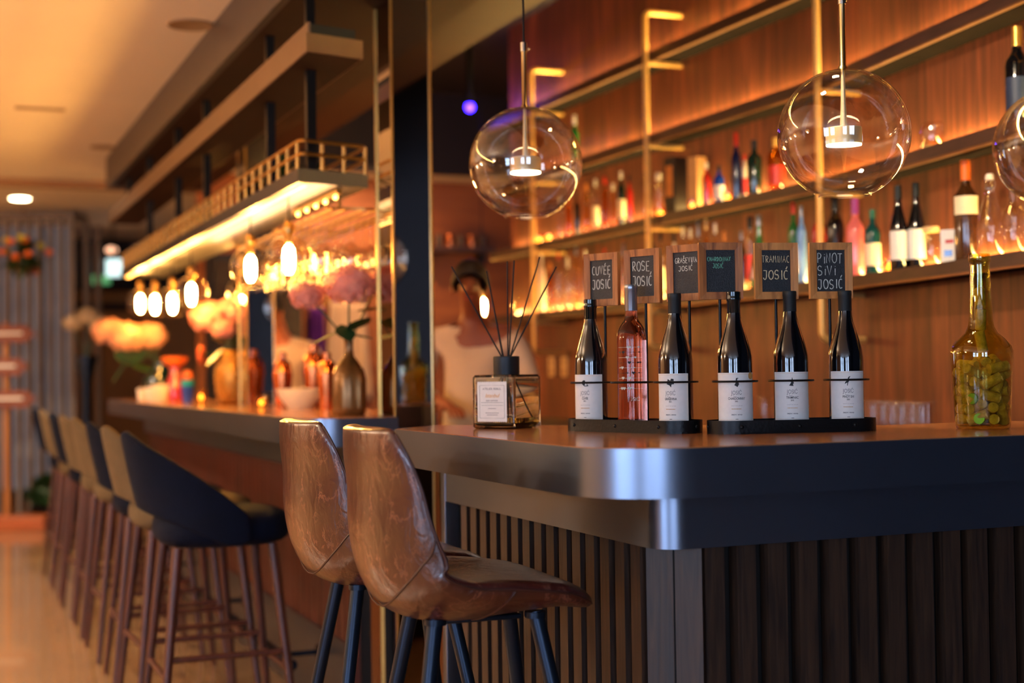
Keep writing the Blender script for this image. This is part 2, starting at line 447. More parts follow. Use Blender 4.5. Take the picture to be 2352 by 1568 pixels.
def arc(cx, cy, r, a0, a1, n):
    return [(cx+r*math.cos(a0+(a1-a0)*i/n), cy+r*math.sin(a0+(a1-a0)*i/n)) for i in range(n+1)]

def text_obj(name, txt, size, mt, parent, M, bold=0.0, spacing=1.0, bend=None, align='CENTER', shear=0, xs=1.0):
    """text as mesh; M places its local xy plane; bend = radius of the cylinder the plane wraps"""
    cu = bpy.data.curves.new(name, 'FONT'); cu.body = txt; cu.size = size; cu.align_x = align; cu.align_y = 'CENTER'
    cu.offset = bold; cu.space_character = spacing; cu.shear = shear; cu.resolution_u = 3
    t = bpy.data.objects.new('tmp', cu); COL.objects.link(t)
    dg = bpy.context.evaluated_depsgraph_get(); dg.update()
    me = bpy.data.meshes.new_from_object(t.evaluated_get(dg))
    bpy.data.objects.remove(t); bpy.data.curves.remove(cu)
    me.name = name
    for v in me.vertices:
        x, y, z = v.co; x *= xs
        if bend:
            a = x/bend
            v.co = M @ Vector((bend*math.sin(a), y, bend*math.cos(a)-bend+0.0))
        else:
            v.co = M @ Vector((x, y, 0))
    me.materials.clear(); me.materials.append(mt)
    o = bpy.data.objects.new(name, me); COL.objects.link(o); o.parent = parent
    return o

# ================================================================ THE ROOM
def quad(name, pts, mt, kind='structure'):
    b = MB(); b.bm.faces.new([b.bm.verts.new(p) for p in pts])
    o = b.obj(name, mt, smooth=False, normals=False); o['kind'] = kind; return o
def slab(name, x0, x1, y0, y1, z0, z1, mt):
    o = MB().box(((x0+x1)/2, (y0+y1)/2, (z0+z1)/2), (x1-x0, y1-y0, z1-z0)).obj(name, mt, smooth=False)
    return struct(o)
slab('floor', -5.5, 5.2, -4.5, 16, -0.1, 0, floor_mat())
slab('ceiling', -5.5, 1.13, -4.5, 16, 2.72, 2.8, ceil_m)
slab('ceiling', 1.13, 5.2, 9.75, 16, 2.72, 2.8, ceil_m)
# bar soffit: bronze fascia with a brown underside, stepping up to the dark bar ceiling
slab('trim_1', 1.11, 1.14, -4.5, 9.63, 2.515, 2.72, beam_dark)
slab('trim_2', 1.14, 1.75, -4.5, 9.63, 2.515, 2.60, soffit_m)
slab('trim_3', 1.75, 2.32, -4.5, 9.63, 2.75, 2.80, soffit_m)
slab('trim_4', 1.75, 1.78, -4.5, 9.63, 2.60, 2.75, dark_ceil)
slab('trim_5', 2.32, 2.35, -4.5, 9.63, 2.80, 3.30, dark_ceil)
slab('ceiling', 2.32, 5.2, -4.5, 10.3, 3.30, 3.38, dark_ceil)
slab('trim_6', 1.11, 1.75, 9.63, 9.75, 2.515, 2.80, beam_dark)
# walls
slab('wall_left', -5.6, -5.5, -4.5, 16, 0, 2.8, wall_tan)
slab('wall_back', -5.5, 3.2, -4.6, -4.5, 0, 3.3, wall_dark)
slab('wall_right', 3.2, 3.3, -4.5, 2.15, 0, 3.3, wall_dark)
slab('wall_far', -5.5, 5.2, 16, 16.1, 0, 2.8, wall_tan)
slab('wall_far', 1.80, 5.2, 10.2, 10.3, 0, 2.76, wallwood_x if False else wall_orange)
slab('trim_7', 1.75, 5.2, 9.70, 9.749, 2.70, 3.30, dark_ceil)
slab('wall_right', 5.1, 5.2, 7.73, 16, 0, 3.3, wall_dark)

# the board wall behind the shelves: a gentle bend at the third brass upright
def fascia(y):
    if y >= 4.36: return 3.06+(8-y)*0.008
    return 3.089-(4.36-y)*0.155
WD = 0.155
b = MB()
ys = [7.73, 4.36, 2.15]
F = [(fascia(y)+WD, y) for y in ys]
b.prism([F[0], F[1], F[2], (F[2][0]+0.2, F[2][1]), (F[1][0]+0.2, F[1][1]), (F[0][0]+0.2, F[0][1])], 0, 3.3)
struct(b.obj('wall_shelves', wallwood, smooth=False))

# windows of the side and back walls (behind and left of the photographer)
pane_m = mat('daylight_pane', (170, 205, 255), 0.3, emit=(184, 212, 250), estr=14, noise=(2, .05, (1, 1, 1)))
winframe = mat('dark_window_frame', (30, 28, 28), 0.5, noise=(20, .1, (1, 1, 1)))
back_pane_m = mat('shaded_daylight_pane', (150, 185, 240), 0.3, emit=(188, 210, 245), estr=13, noise=(2, .05, (1, 1, 1)))
def window(n, c, w, h, axis):
    t = bpy.data.objects.new('window_%d' % n, None); COL.objects.link(t); t.location = c; t['kind'] = 'structure'
    if axis == 'X': t.rotation_euler[2] = PI/2
    MB().box((0, 0, 0), (w, 0.01, h)).obj('window_pane', pane_m if axis == 'X' else back_pane_m, t, smooth=False)
    f = MB()
    for x in (-w/2, -w/6, w/6, w/2): f.box((x, -0.0, 0), (0.05, 0.05, h+0.05))
    for z in (-h/2, 0, h/2): f.box((0, -0.0, z), (w+0.05, 0.048, 0.05))
    f.obj('window_frame', winframe, t, smooth=False)
window(1, (-5.46, -2.6, 1.55), 1.3, 1.9, 'X')
window(2, (-5.46, -0.7, 1.55), 1.3, 1.9, 'X')
window(3, (-2.9, -4.46, 1.6), 1.2, 1.9, 'Y')
window(4, (-1.0, -4.46, 1.6), 1.2, 1.9, 'Y')

# mirrored columns between the two bars and along the long bar
def column(x0, x1, y0, y1, label):
    t = thing('mirrored_column', label, 'column', ((x0+x1)/2, (y0+y1)/2, 0))
    w, d = x1-x0, y1-y0
    MB().box((0, 0, 1.2555), (w-0.012, d-0.012, 2.51)).obj('mirror_cladding', mirror, t, smooth=False)
    e = MB()
    for sx in (-1, 1):
        for sy in (-1, 1):
            e.box((sx*(w/2-0.004), sy*(d/2-0.004), 1.2575), (0.009, 0.009, 2.514), bev=0.002)
    e.obj('corner_bead', brass, t, smooth=False)
    return t
# ceiling pieces over the columns stop at the soffit, so the columns end there
column(1.44, 1.585, 4.50, 4.69, 'slim mirror clad column standing between the front bar and the long bar')
column(1.44, 1.585, 6.86, 7.05, 'farther mirror clad column rising from the back edge of the long bar')

# ================================================================ THE BARS
CT = 1.10
def ring_off(poly, d):
    """inset a closed polygon by d (ccw or cw detected)"""
    n = len(poly); A = sum(poly[i][0]*poly[(i+1) % n][1]-poly[(i+1) % n][0]*poly[i][1] for i in range(n))
    s = 1 if A > 0 else -1; out = []
    for i in range(n):
        p0, p1, p2 = Vector(poly[i-1]), Vector(poly[i]), Vector(poly[(i+1) % n])
        a = (p1-p0).normalized(); c = (p2-p1).normalized()
        n1 = Vector((-a.y, a.x))*s; n2 = Vector((-c.y, c.x))*s
        h = (n1+n2)
        if h.length < 1e-6: h = n1
        h.normalize(); k = d/max(0.4, h.dot(n1))
        out.append((p1.x+h.x*k, p1.y+h.y*k))
    return out
def worktop(name, label, poly, parent=None):
    t = thing(name, label, 'counter', (0, 0, 0))
    MB().prism(poly, CT-0.092, CT-0.0015).obj('metal_edge', steel, t, ang=25)
    MB().prism(ring_off(poly, 0.006), CT-0.0014, CT).obj('counter_surface', counter_m, t, smooth=False)
    return t
def rounded_front(x0, y0, r, n=12):
    """left face at x0 coming down to the front face at y0"""
    return [(x0+r-r*math.cos(a), y0+r-r*math.sin(a)) for a in [PI/2*i/n for i in range(n+1)]]
front_poly = [(1.11, 3.47)] + rounded_front(1.11, 2.234, 0.18) + [(2.52, 2.234), (2.54, 2.82), (2.12, 2.82), (1.28, 3.64)]
worktop('bar_worktop', 'brown bar top with a thick rounded steel edge, carrying the wine bottles', front_poly)
long_poly = [(1.11, 9.74)] + rounded_front(1.11, 4.43, 0.13) + [(1.428, 4.43), (1.428, 4.70), (1.60, 4.70), (1.77, 5.3), (1.77, 6.84), (1.77, 9.74)]
# notch for the farther column
long_poly = [(1.11, 9.74)] + rounded_front(1.11, 4.43, 0.13) + [(1.43, 4.43), (1.43, 4.70), (1.66, 4.70), (1.66, 6.85), (1.43, 6.85), (1.43, 7.06), (1.66, 7.06), (1.66, 9.74)]
worktop('bar_worktop', 'long bar top with a dark steel edge, lined with flower vases and velvet stools', long_poly)

def bar_base(label, apron, slats, slat_m, kick=None, post=None, backing=None, rear=None):
    t = thing('bar_cabinet', label, 'bar')
    MB().prism(apron, 0.885, 1.006).obj('steel_apron', steel, t, ang=25)
    if rear: MB().box(*rear).obj('rear_panel', frontwood, t, smooth=False)
    MB().prism(backing or ring_off(apron, 0.055), 0.0, 0.884).obj('backing_panel', slatback, t, smooth=False)
    b = MB()
    for (x, y, rz, w, d) in slats:
        b.box((x, y, 0.443), (w, d, 0.880), rz=rz)
    b.obj('slat_panel', slat_m, t, smooth=False)
    if kick: MB().box(*kick).obj('kick_plate', steel, t, smooth=False)
    if post: MB().box(*post, bev=0.002).obj('end_post', steel, t, smooth=False)
    return t
ap = [(1.33, 3.70)] + rounded_front(1.33, 2.454, 0.06, 8) + [(2.48, 2.454), (2.50, 2.74), (2.14, 2.74), (1.58, 3.30), (1.58, 3.70)]
sl = []
y = 2.605
while y < 3.68:
    sl.append((1.3675, y, 0, 0.032, 0.043)); y += 0.0722
x = 1.462
while x < 2.46:
    sl.append((x, 2.487, 0, 0.045, 0.030)); x += 0.0744
for k in (-1, 1):
    c = Vector((1.398, 2.517)) + Vector((0.7071, -0.7071))*0.030*k
    sl.append((c.x, c.y, -PI/4, 0.056, 0.030))
bar_base('front bar base of dark vertical slats beneath a steel apron', ap, sl, slatwood,
         post=((1.352, 3.715, 0.503), (0.05, 0.03, 1.006)), rear=((1.52, 3.712, 0.503), (0.28, 0.02, 1.004)))
ap2 = [(1.33, 9.6)] + rounded_front(1.33, 4.65, 0.06, 8) + [(1.425, 4.65), (1.425, 9.6)]
sl = []
y = 4.78
while y < 9.55:
    sl.append((1.3675, y, 0, 0.030, 0.078)); y += 0.086
bar_base('long bar base of reddish wood slats behind the velvet stools', ap2, sl, frontwood, kick=((1.346, 7.18, 0.15), (0.012, 4.8, 0.30)), backing=[(1.385, 9.58), (1.385, 4.75), (1.425, 4.75), (1.425, 9.58)])
# foot rail on brackets
t = thing('foot_rail', 'tubular metal foot rail running low along the long bar', 'foot rail')
MB().tube([(1.19, 4.95, 0.21), (1.19, 9.4, 0.21)], 0.021, 14).obj('rail', blue_metal, t)
for y in (5.15, 6.5, 7.9, 9.2):
    b = MB(); b.cyl((1.19, y, 0.21), (1.334, y, 0.21), 0.010); b.cyl((1.332, y, 0.21), (1.3385, y, 0.21), 0.028)
    b.obj('bracket', blue_metal, t)

# ---------------------------------------------------------------- suspended canopy over the long bar
t = thing('hanging_beam', 'long bronze beam slung below the soffit above the long bar', 'beam', (0, 0, 0))
MB().prism([(1.11, 4.33), (1.115, 9.63), (1.31, 9.63), (1.31, 4.38)], 2.265, 2.325).obj('beam_body', beam_m, t, smooth=False)
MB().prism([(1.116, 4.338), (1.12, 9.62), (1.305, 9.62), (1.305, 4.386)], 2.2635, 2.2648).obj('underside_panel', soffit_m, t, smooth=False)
MB().prism([(1.118, 4.34), (1.122, 9.62), (1.13, 9.62), (1.126, 4.34)], 2.325, 2.362).obj('upper_lip', beam_m, t, smooth=False)
MB().prism([(1.13, 4.36), (1.13, 9.6), (1.29, 9.6), (1.29, 4.40)], 2.326, 2.362).obj('dark_top_box', matte_black, t, smooth=False)
rods = [4.60, 5.2, 6.5, 7.3, 8.3, 9.2]
for y in rods: MB().box((1.19, y, 2.438), (0.030, 0.030, 0.152)).obj('ceiling_rod', black_metal, t, smooth=False)
t = thing('hanging_shelf', 'suspended grey metal shelf with glowing underside above the long bar', 'shelf')
sp = [(1.11, 4.463), (1.11, 9.0), (1.37, 9.0), (1.37, 4.54)]
MB().prism(sp, 1.868, 1.913).obj('shelf_board', mat('grey_metal_shelf', (92, 92, 98), 0.36, 0.92, noise=(5, .06, (1, 1, 1))), t, smooth=False)
for y in rods:
    if y < 9: MB().box((1.19, y, 2.089), (0.032, 0.032, 0.350)).obj('support_rod', black_metal, t, smooth=False)
MB().box((1.145, 6.73, 1.865), (0.020, 4.46, 0.005)).obj('led_strip', led, t, smooth=False)
b = MB()
rail = [(1.118, 9.0), (1.118, 4.49)] + arc(1.143, 4.495, 0.025, PI, 1.5*PI, 5)[1:] + [(1.355, 4.535)]
rail2 = rail + [(1.365, 4.56), (1.365, 9.0)]
for z in (2.005, 1.962):
    b.tube([(p[0], p[1], z) for p in rail2], 0.0062, 8)
for y in np.arange(4.50, 9.0, 0.135):
    b.cyl((1.118, y, 1.911), (1.118, y, 2.004), 0.0065, seg=10)
for x in (1.20, 1.28, 1.36):
    b.cyl((x, 4.47+0.28*(x-1.11), 1.911), (x, 4.47+0.28*(x-1.11), 2.004), 0.0065, seg=10)
b.obj('gallery_rail', brass, t)

# glass rack bars under the shelf and the small lights beside them
for k, x in enumerate((1.24, 1.31)):
    pass
t = thing('glass_rack', 'brass wine glass rack hanging under the suspended shelf', 'rack')
b = MB()
for x in (1.30, 1.345, 1.41, 1.455, 1.52, 1.565):
    b.box((x, 5.53, 1.815), (0.010, 1.60, 0.006))
b.obj('rack_rail', brass, t, smooth=False)
for y in (4.76, 5.53, 6.30):
    b = MB(); b.box((1.43, y, 1.823), (0.30, 0.014, 0.008)); b.box((1.33, y, 1.847), (0.012, 0.012, 0.040))
    b.obj('rack_bracket', brass, t, smooth=False)
t = thing('spot_bar', 'short brass bar with a row of five tiny warm spots under the shelf end', 'lamp', (1.27, 4.85, 1.845))
MB().box((0, 0, 0.008), (0.02, 0.62, 0.014)).obj('bar', brass, t, smooth=False)
for k in range(5):
    MB().sphere((0, -0.26+0.13*k, -0.006), 0.009, u=12, v=8).obj('spot', led, t)
light('AREA', 'shelf_wash', (1.25, 5.6, 1.80), 5, WARM2, 0.06, 2.2, aim=(1.25, 5.6, 3))

# ================================================================ LEATHER BAR STOOLS
def catmull(P, t):
    n = len(P)-1; s = max(0, min(n-1e-6, t*n)); i = int(s); f = s-i
    p = [P[max(0, min(n, i+k))] for k in (-1, 0, 1, 2)]
    return tuple(0.5*((2*p[1][k])+(-p[0][k]+p[2][k])*f+(2*p[0][k]-5*p[1][k]+4*p[2][k]-p[3][k])*f*f+(-p[0][k]+3*p[1][k]-3*p[2][k]+p[3][k])*f**3) for k in range(len(P[0])))
# (x, z, width, curl, thickness) from the front lip to the top of the back
SHELL = [(0.210, 0.772, 0.26, 0.000, 0.030), (0.182, 0.785, 0.35, 0.002, 0.046), (0.13, 0.795, 0.41, 0.014, 0.062), (0.03, 0.790, 0.43, 0.034, 0.076), (-0.08, 0.780, 0.43, 0.055, 0.078),
         (-0.165, 0.797, 0.43, 0.080, 0.070), (-0.210, 0.855, 0.43, 0.095, 0.058), (-0.228, 0.935, 0.43, 0.085, 0.050), (-0.230, 1.015, 0.42, 0.066, 0.044), (-0.236, 1.085, 0.405, 0.045, 0.040), (-0.240, 1.136, 0.345, 0.028, 0.028)]
def sp_(t, phi, grow=0.0):
    x, z, w, c, th = catmull(SHELL, t)
    e = 0.01; a = catmull(SHELL, max(0, t-e)); b_ = catmull(SHELL, min(1, t+e))
    tx, tz = b_[0]-a[0], b_[1]-a[1]; L = math.hypot(tx, tz) or 1; tx /= L; tz /= L
    nx, nz = tz, -tx           # back: tz>0 gives +x ; seat: tx<0 gives +z
    cu, su = math.cos(phi), math.sin(phi)
    lat = (w/2+grow)*math.copysign(abs(cu)**0.62, cu)
    off = (th/2+grow)*math.copysign(abs(su)**0.7, su)+c*(abs(lat)/(w/2))**2.2
    return Vector((x+nx*off, lat, z+nz*off))
def leather_stool(loc, rz, label):
    t = thing('leather_bar_stool', label, 'bar stool', loc, rz, 'brown leather bar stools')
    b = MB(); NT, NP = 44, 32
    P = [[sp_(i/NT, 2*PI*j/NP) for j in range(NP)] for i in range(NT+1)]
    V = b.grid(P, closed_v=True)
    for row, k in ((V[0], 0), (V[-1], 1)):
        c = b.bm.verts.new(sum((v.co for v in row), Vector())/len(row))
        for j in range(NP):
            b.bm.faces.new((row[j], row[(j+1) % NP], c))
    b.obj('seat_shell', leather_m, t, sub=1, ang=180)
    pb = MB()
    for ph in (0.0, PI):
        pb.tube([sp_(i/60, ph, 0.0005) for i in range(2, 59)], 0.0032, 6)
    # stitched panel seams on the outside of the shell
    pb.tube([sp_(0.52+0.16*abs(u)**1.5, -PI/2+u*PI/2*0.98, 0.0004) for u in np.linspace(-1, 1, 41)], 0.0022, 6)
    pb.tube([sp_(0.36-0.05*abs(u), -PI/2+u*PI/2*0.98, 0.0004) for u in np.linspace(-1, 1, 31)], 0.0022, 6)
    pb.obj('seam_piping', mat('dark_brown_piping', (58, 28, 20), 0.45, noise=(60, .2, (1, 1, 1))), t)
    pl = MB(); pl.box((-0.01, 0, 0.748), (0.18, 0.15, 0.010), bev=0.003)
    pl.obj('mounting_plate', blue_metal, t)
    for sx in (-1, 1):
        for sy in (-1, 1):
            q = MB(); a0 = Vector((sx*0.105, sy*0.085, 0.758)); a1 = Vector((sx*0.235, sy*0.225, 0.004))
            q.cyl(a0, a1, 0.0165, 0.0135, 20); q.cyl(a0+Vector((0, 0, -0.012)), a0, 0.022, 0.022, 20)
            q.obj('leg', blue_metal, t)
    fr = MB(); z = 0.27; kx = 0.105+0.13*(0.745-z)/0.741; ky = 0.085+0.14*(0.745-z)/0.741
    fr.tube([(kx, ky, z), (kx, -ky, z), (-kx, -ky, z), (-kx, ky, z)], 0.009, 10, closed=True)
    fr.obj('footrest', blue_metal, t)
    return t
leather_stool((1.03, 2.71, 0), math.radians(-3), 'nearest distressed brown leather bar stool, in full view before the slatted bar')
leather_stool((1.02, 3.23, 0), math.radians(-1), 'second brown leather bar stool, half hidden behind the nearest leather stool')

# ================================================================ VELVET BAR STOOLS
def velvet_stool():
    t = thing('velvet_bar_stool', '', 'bar stool', (0, 0, 0), 0, 'velvet bar stools along the long bar')
    b = MB(); n, mrow = 36, 10
    prof = [(0.0, 0.0), (0.6, 0.0), (0.93, 0.012), (1.0, 0.045), (0.99, 0.085), (0.93, 0.112), (0.7, 0.126), (0.0, 0.130)]
    rings = []
    for (k, z) in prof:
        ring = []
        for i in range(n):
            a = 2*PI*i/n; ca, sa = math.cos(a), math.sin(a)
            r = 1/((abs(ca)**3+abs(sa)**3)**(1/3))
            ring.append(Vector((0.225*k*r*ca+0.015, 0.215*k*r*sa, 0.675+z)))
        rings.append(ring)
    b.grid([r for r in rings], closed_v=True)
    bmesh.ops.remove_doubles(b.bm, verts=b.bm.verts, dist=1e-4)
    b.obj('seat', velvet_blue, t, sub=1, ang=180)
    g = MB(); NA, NV = 28, 9; P = []
    for i in range(NA+1):
        th = math.radians(-104+208*i/NA); s = abs(th)/math.radians(104)
        zt = 1.068-0.29*s**1.45; zb = 0.805-0.115*min(1, s*1.25)**1.6
        if s > 0.93: zb = zt-0.07
        row = []
        for j in range(NV+1):
            v = j/NV; z = zb+(zt-zb)*v
            h = max(0, z-0.70)
            R = 0.232+0.02*math.sin(min(1, h/0.36)*PI/2)
            lean = -0.17*h*math.cos(th)**2 if math.cos(th) > 0 else 0
            squash = 1.0-0.22*max(0, (h/0.36))*abs(math.sin(th))
            row.append(Vector((-R*math.cos(th)+lean+0.015, R*math.sin(th)*squash*0.98, z)))
        P.append(row)
    g.grid(P)
    o = g.obj('backrest', velvet_blue, t, ang=180)
    sd = o.modifiers.new('thick', 'SOLIDIFY'); sd.thickness = 0.036; sd.offset = 0
    sb = o.modifiers.new('subdivision', 'SUBSURF'); sb.levels = 1; sb.render_levels = 2
    for sx in (-1, 1):
        for sy in (-1, 1):
            MB().cyl((sx*0.155, sy*0.150, 0.685), (sx*0.225, sy*0.215, 0.0), 0.019, 0.0115, 14).obj('leg', chairwood, t)
    def lp(sx, sy, z):
        f = (0.685-z)/0.685; return Vector((sx*(0.155+0.07*f), sy*(0.150+0.065*f), z))
    for (A, B) in (((-1, -1, .33), (1, -1, .33)), ((-1, 1, .33), (1, 1, .33)), ((-1, -1, .27), (-1, 1, .27)), ((1, -1, .27), (1, 1, .27))):
        MB().cyl(lp(*A), lp(*B), 0.0105, seg=12).obj('stretcher', chairwood, t)
    return t
proto = velvet_stool()
vlist = [(4.80, 'b', 'navy velvet bar stool with splayed walnut legs, nearest of the long bar row'),
         (5.39, 'e', 'beige velvet bar stool tucked just behind the nearest navy one'),
         (5.92, 'b', 'navy velvet bar stool standing between two beige ones, third along the bar'),
         (6.59, 'e', 'beige velvet bar stool, first of two beige ones side by side'),
         (7.21, 'e', 'beige velvet bar stool, farther of two beige ones side by side'),
         (7.83, 'b', 'navy velvet bar stool, third from the far end of the row'),
         (8.53, 'e', 'beige velvet bar stool, last beige one before the far end'),
         (9.17, 'b', 'navy velvet bar stool standing last at the far end of the row')]
for i, (y, c, lab) in enumerate(vlist):
    x = 0.90
    rz = math.radians([0, 2, -2, 1, -1, 2, 0, 1][i])
    if i == 0:
        proto.location = (x, y, 0); proto.rotation_euler[2] = rz; proto['label'] = lab
    else:
        dup(proto, (x, y, 0), rz, lab, None, {velvet_blue: velvet_beige} if c == 'e' else None)

# ================================================================ GLOBE PENDANTS OVER THE FRONT BAR
def globe_pendant(loc, label, top=3.3, tilt=(0, 0)):
    t = thing('globe_pendant', label, 'pendant lamp', loc, 0, 'clear glass globe pendants over the front bar')
    t.rotation_euler = (tilt[0], tilt[1], 0.6)
    R = 0.15; b = MB(); prof = []
    a0, a1 = math.radians(4), math.radians(157)
    for i in range(49):
        a = a0+(a1-a0)*i/48; prof.append((R*math.sin(a)*1.005, R*math.cos(a)))
    prof += [(prof[-1][0]+0.002, prof[-1][1]-0.003), (prof[-1][0]-0.003, prof[-1][1]-0.004)]
    inner = [(max(r-0.0026, 0.001), z+(0.002 if z < -0.1 else -0.0022)) for (r, z) in prof[::-1]]
    b.lathe(prof+inner, 72); b.obj('glass_globe', clear, t, ang=180)
    MB().lathe([(0, 0.016), (0.040, 0.016), (0.041, 0.014), (0.041, -0.021), (0.040, -0.022), (0, -0.022)], 40).obj('lamp_housing', housing_m, t, ang=30)
    MB().lathe([(0, -0.0225), (0.0400, -0.0225), (0.0400, -0.0255), (0, -0.0255)], 40).obj('light_disc', lamp_white, t, smooth=False)
    b = MB(); b.lathe([(0, 0.147), (0.0042, 0.147), (0.0055, 0.08), (0.0085, 0.018), (0, 0.0165)], 20); b.obj('inner_stem', housing_m, t)
    b = MB(); b.lathe([(0, 0.300), (0.0075, 0.300), (0.0075, 0.158), (0.010, 0.155), (0.012, 0.1485), (0, 0.1484)], 24); b.obj('brass_rod', brass_lamp, t)
    b = MB(); b.cyl((0, 0, 0.298), (0, 0, 0.322), 0.0098, seg=24); b.cyl((0.008, 0, 0.310), (0.020, 0, 0.310), 0.0025, seg=12); b.sphere((0.021, 0, 0.310), 0.0045, u=12, v=8)
    b.obj('grip_ferrule', nickel, t)
    L = top-loc[2]
    MB().cyl((0, 0, 0.320), (0, 0, L-0.025), 0.0030, seg=10).obj('cord', black_metal, t)
    MB().lathe([(0, L), (0.05, L), (0.05, L-0.02), (0.02, L-0.028), (0, L-0.028)], 30).obj('ceiling_rose', brass_lamp, t, ang=30)
    return t
pl_ = at(1207, 376, 3.727); pr_ = at(1938, 309, 3.23); p3 = at(2424, 338, 3.53)
globe_pendant((pl_.x, pl_.y, pl_.z), 'left clear glass globe pendant above the reed diffuser', top=2.515)
globe_pendant((pr_.x, pr_.y, pr_.z), 'middle clear glass globe pendant hanging above the right wine rack', top=2.75, tilt=(0.02, -0.04))
globe_pendant((p3.x, p3.y, p3.z), 'clear glass globe pendant cut off by the right picture edge', top=3.30)

# ================================================================ FILAMENT PENDANTS UNDER THE HANGING SHELF
def filament(loc, label, top=1.8675, R=0.082):
    t = thing('filament_pendant', label, 'pendant lamp', loc, 0, 'amber globe filament pendants under the hanging shelf')
    prof = [(R*math.sin(a), R*math.cos(a)) for a in [math.radians(14+(168-14)*i/30) for i in range(31)]]
    MB().lathe([(0.019, 0.105)]+prof+[(0.0, -R)], 40).obj('glass_globe', amber_globe, t, ang=180)
    MB().lathe([(0, 0.045), (0.010, 0.044), (0.019, 0.03), (0.0215, 0.0), (0.019, -0.040), (0.010, -0.058), (0, -0.060)], 20).obj('glowing_bulb', bulb_m, t, ang=180)
    MB().lathe([(0, 0.13), (0.012, 0.128), (0.021, 0.115), (0.021, 0.085), (0.014, 0.075), (0.014, 0.05), (0, 0.048)], 24).obj('brass_socket', brass, t, ang=40)
    MB().cyl((0, 0, 0.128), (0, 0, top-loc[2]), 0.0028, seg=8).obj('cord', black_metal, t)
    return t
fl = [((1.20, 4.97, 1.665), 'nearest amber globe filament pendant under the hanging shelf'),
      ((1.20, 5.62, 1.680), 'second amber globe filament pendant, next to the nearest'),
      ((1.20, 7.00, 1.655), 'filament pendant glowing alone above the middle hydrangea vase'),
      ((1.20, 7.58, 1.640), 'filament pendant, third from the far end of the glowing row'),
      ((1.20, 8.20, 1.665), 'filament pendant, next to last at the far end of the row'),
      ((1.20, 8.80, 1.700), 'filament pendant hanging last at the far end of the row')]
for p, lab in fl: filament(p, lab)
filament((1.50, 7.22, 1.669), 'filament pendant in a rear row, beyond the wine glasses', top=2.515)

pq = at(1108, 703, 8.8); filament((pq.x, pq.y, pq.z), 'left of two filament pendants glowing beyond the diffuser reeds', top=3.30, R=.07)
pq = at(1205, 700, 8.3); filament((pq.x, pq.y, pq.z), 'right of two filament pendants glowing beyond the diffuser reeds', top=3.30, R=.07)
# ================================================================ HANGING WINE GLASSES
def wine_glass_mesh(kind):
    b = MB()
    if kind == 0:
        p = [(0, 0), (0.034, 0.0), (0.034, -0.002), (0.006, -0.006), (0.0035, -0.02), (0.0035, -0.085), (0.008, -0.095), (0.030, -0.112), (0.041, -0.14), (0.042, -0.165), (0.036, -0.205), (0.0345, -0.205), (0.0402, -0.165), (0.039, -0.14), (0.028, -0.114), (0, -0.098)]
    else:
        p = [(0, 0), (0.032, 0.0), (0.032, -0.002), (0.005, -0.006), (0.0035, -0.02), (0.0035, -0.075), (0.007, -0.085), (0.020, -0.105), (0.026, -0.14), (0.026, -0.18), (0.023, -0.215), (0.0215, -0.215), (0.0245, -0.18), (0.0243, -0.14), (0.018, -0.107), (0, -0.088)]
    b.lathe(p, 24)
    return b
wg = None; k = 0
rows = [1.3225, 1.4325, 1.5425]
for ri, x in enumerate(rows):
    for j in range(12):
        y = 4.98+0.112*j
        kd = 1 if (j % 5 == 3) else 0
        lab = 'clear wine glass hanging upside down from the brass rack'
        if wg is None:
            wg = {}
        if kd not in wg:
            o = wine_glass_mesh(kd).obj('wine_glass', clear_far, ang=60); wg[kd] = o
        else:
            o = wg[kd].copy(); COL.objects.link(o)
        o.location = (x, y, 1.8215)
        lab = ['clear wine glass', 'narrow clear flute glass'][kd]+' hanging upside down from the brass rack'
        tag(o, lab, 'glass', ['wine glasses hanging from the rack', 'flutes hanging from the rack'][kd])

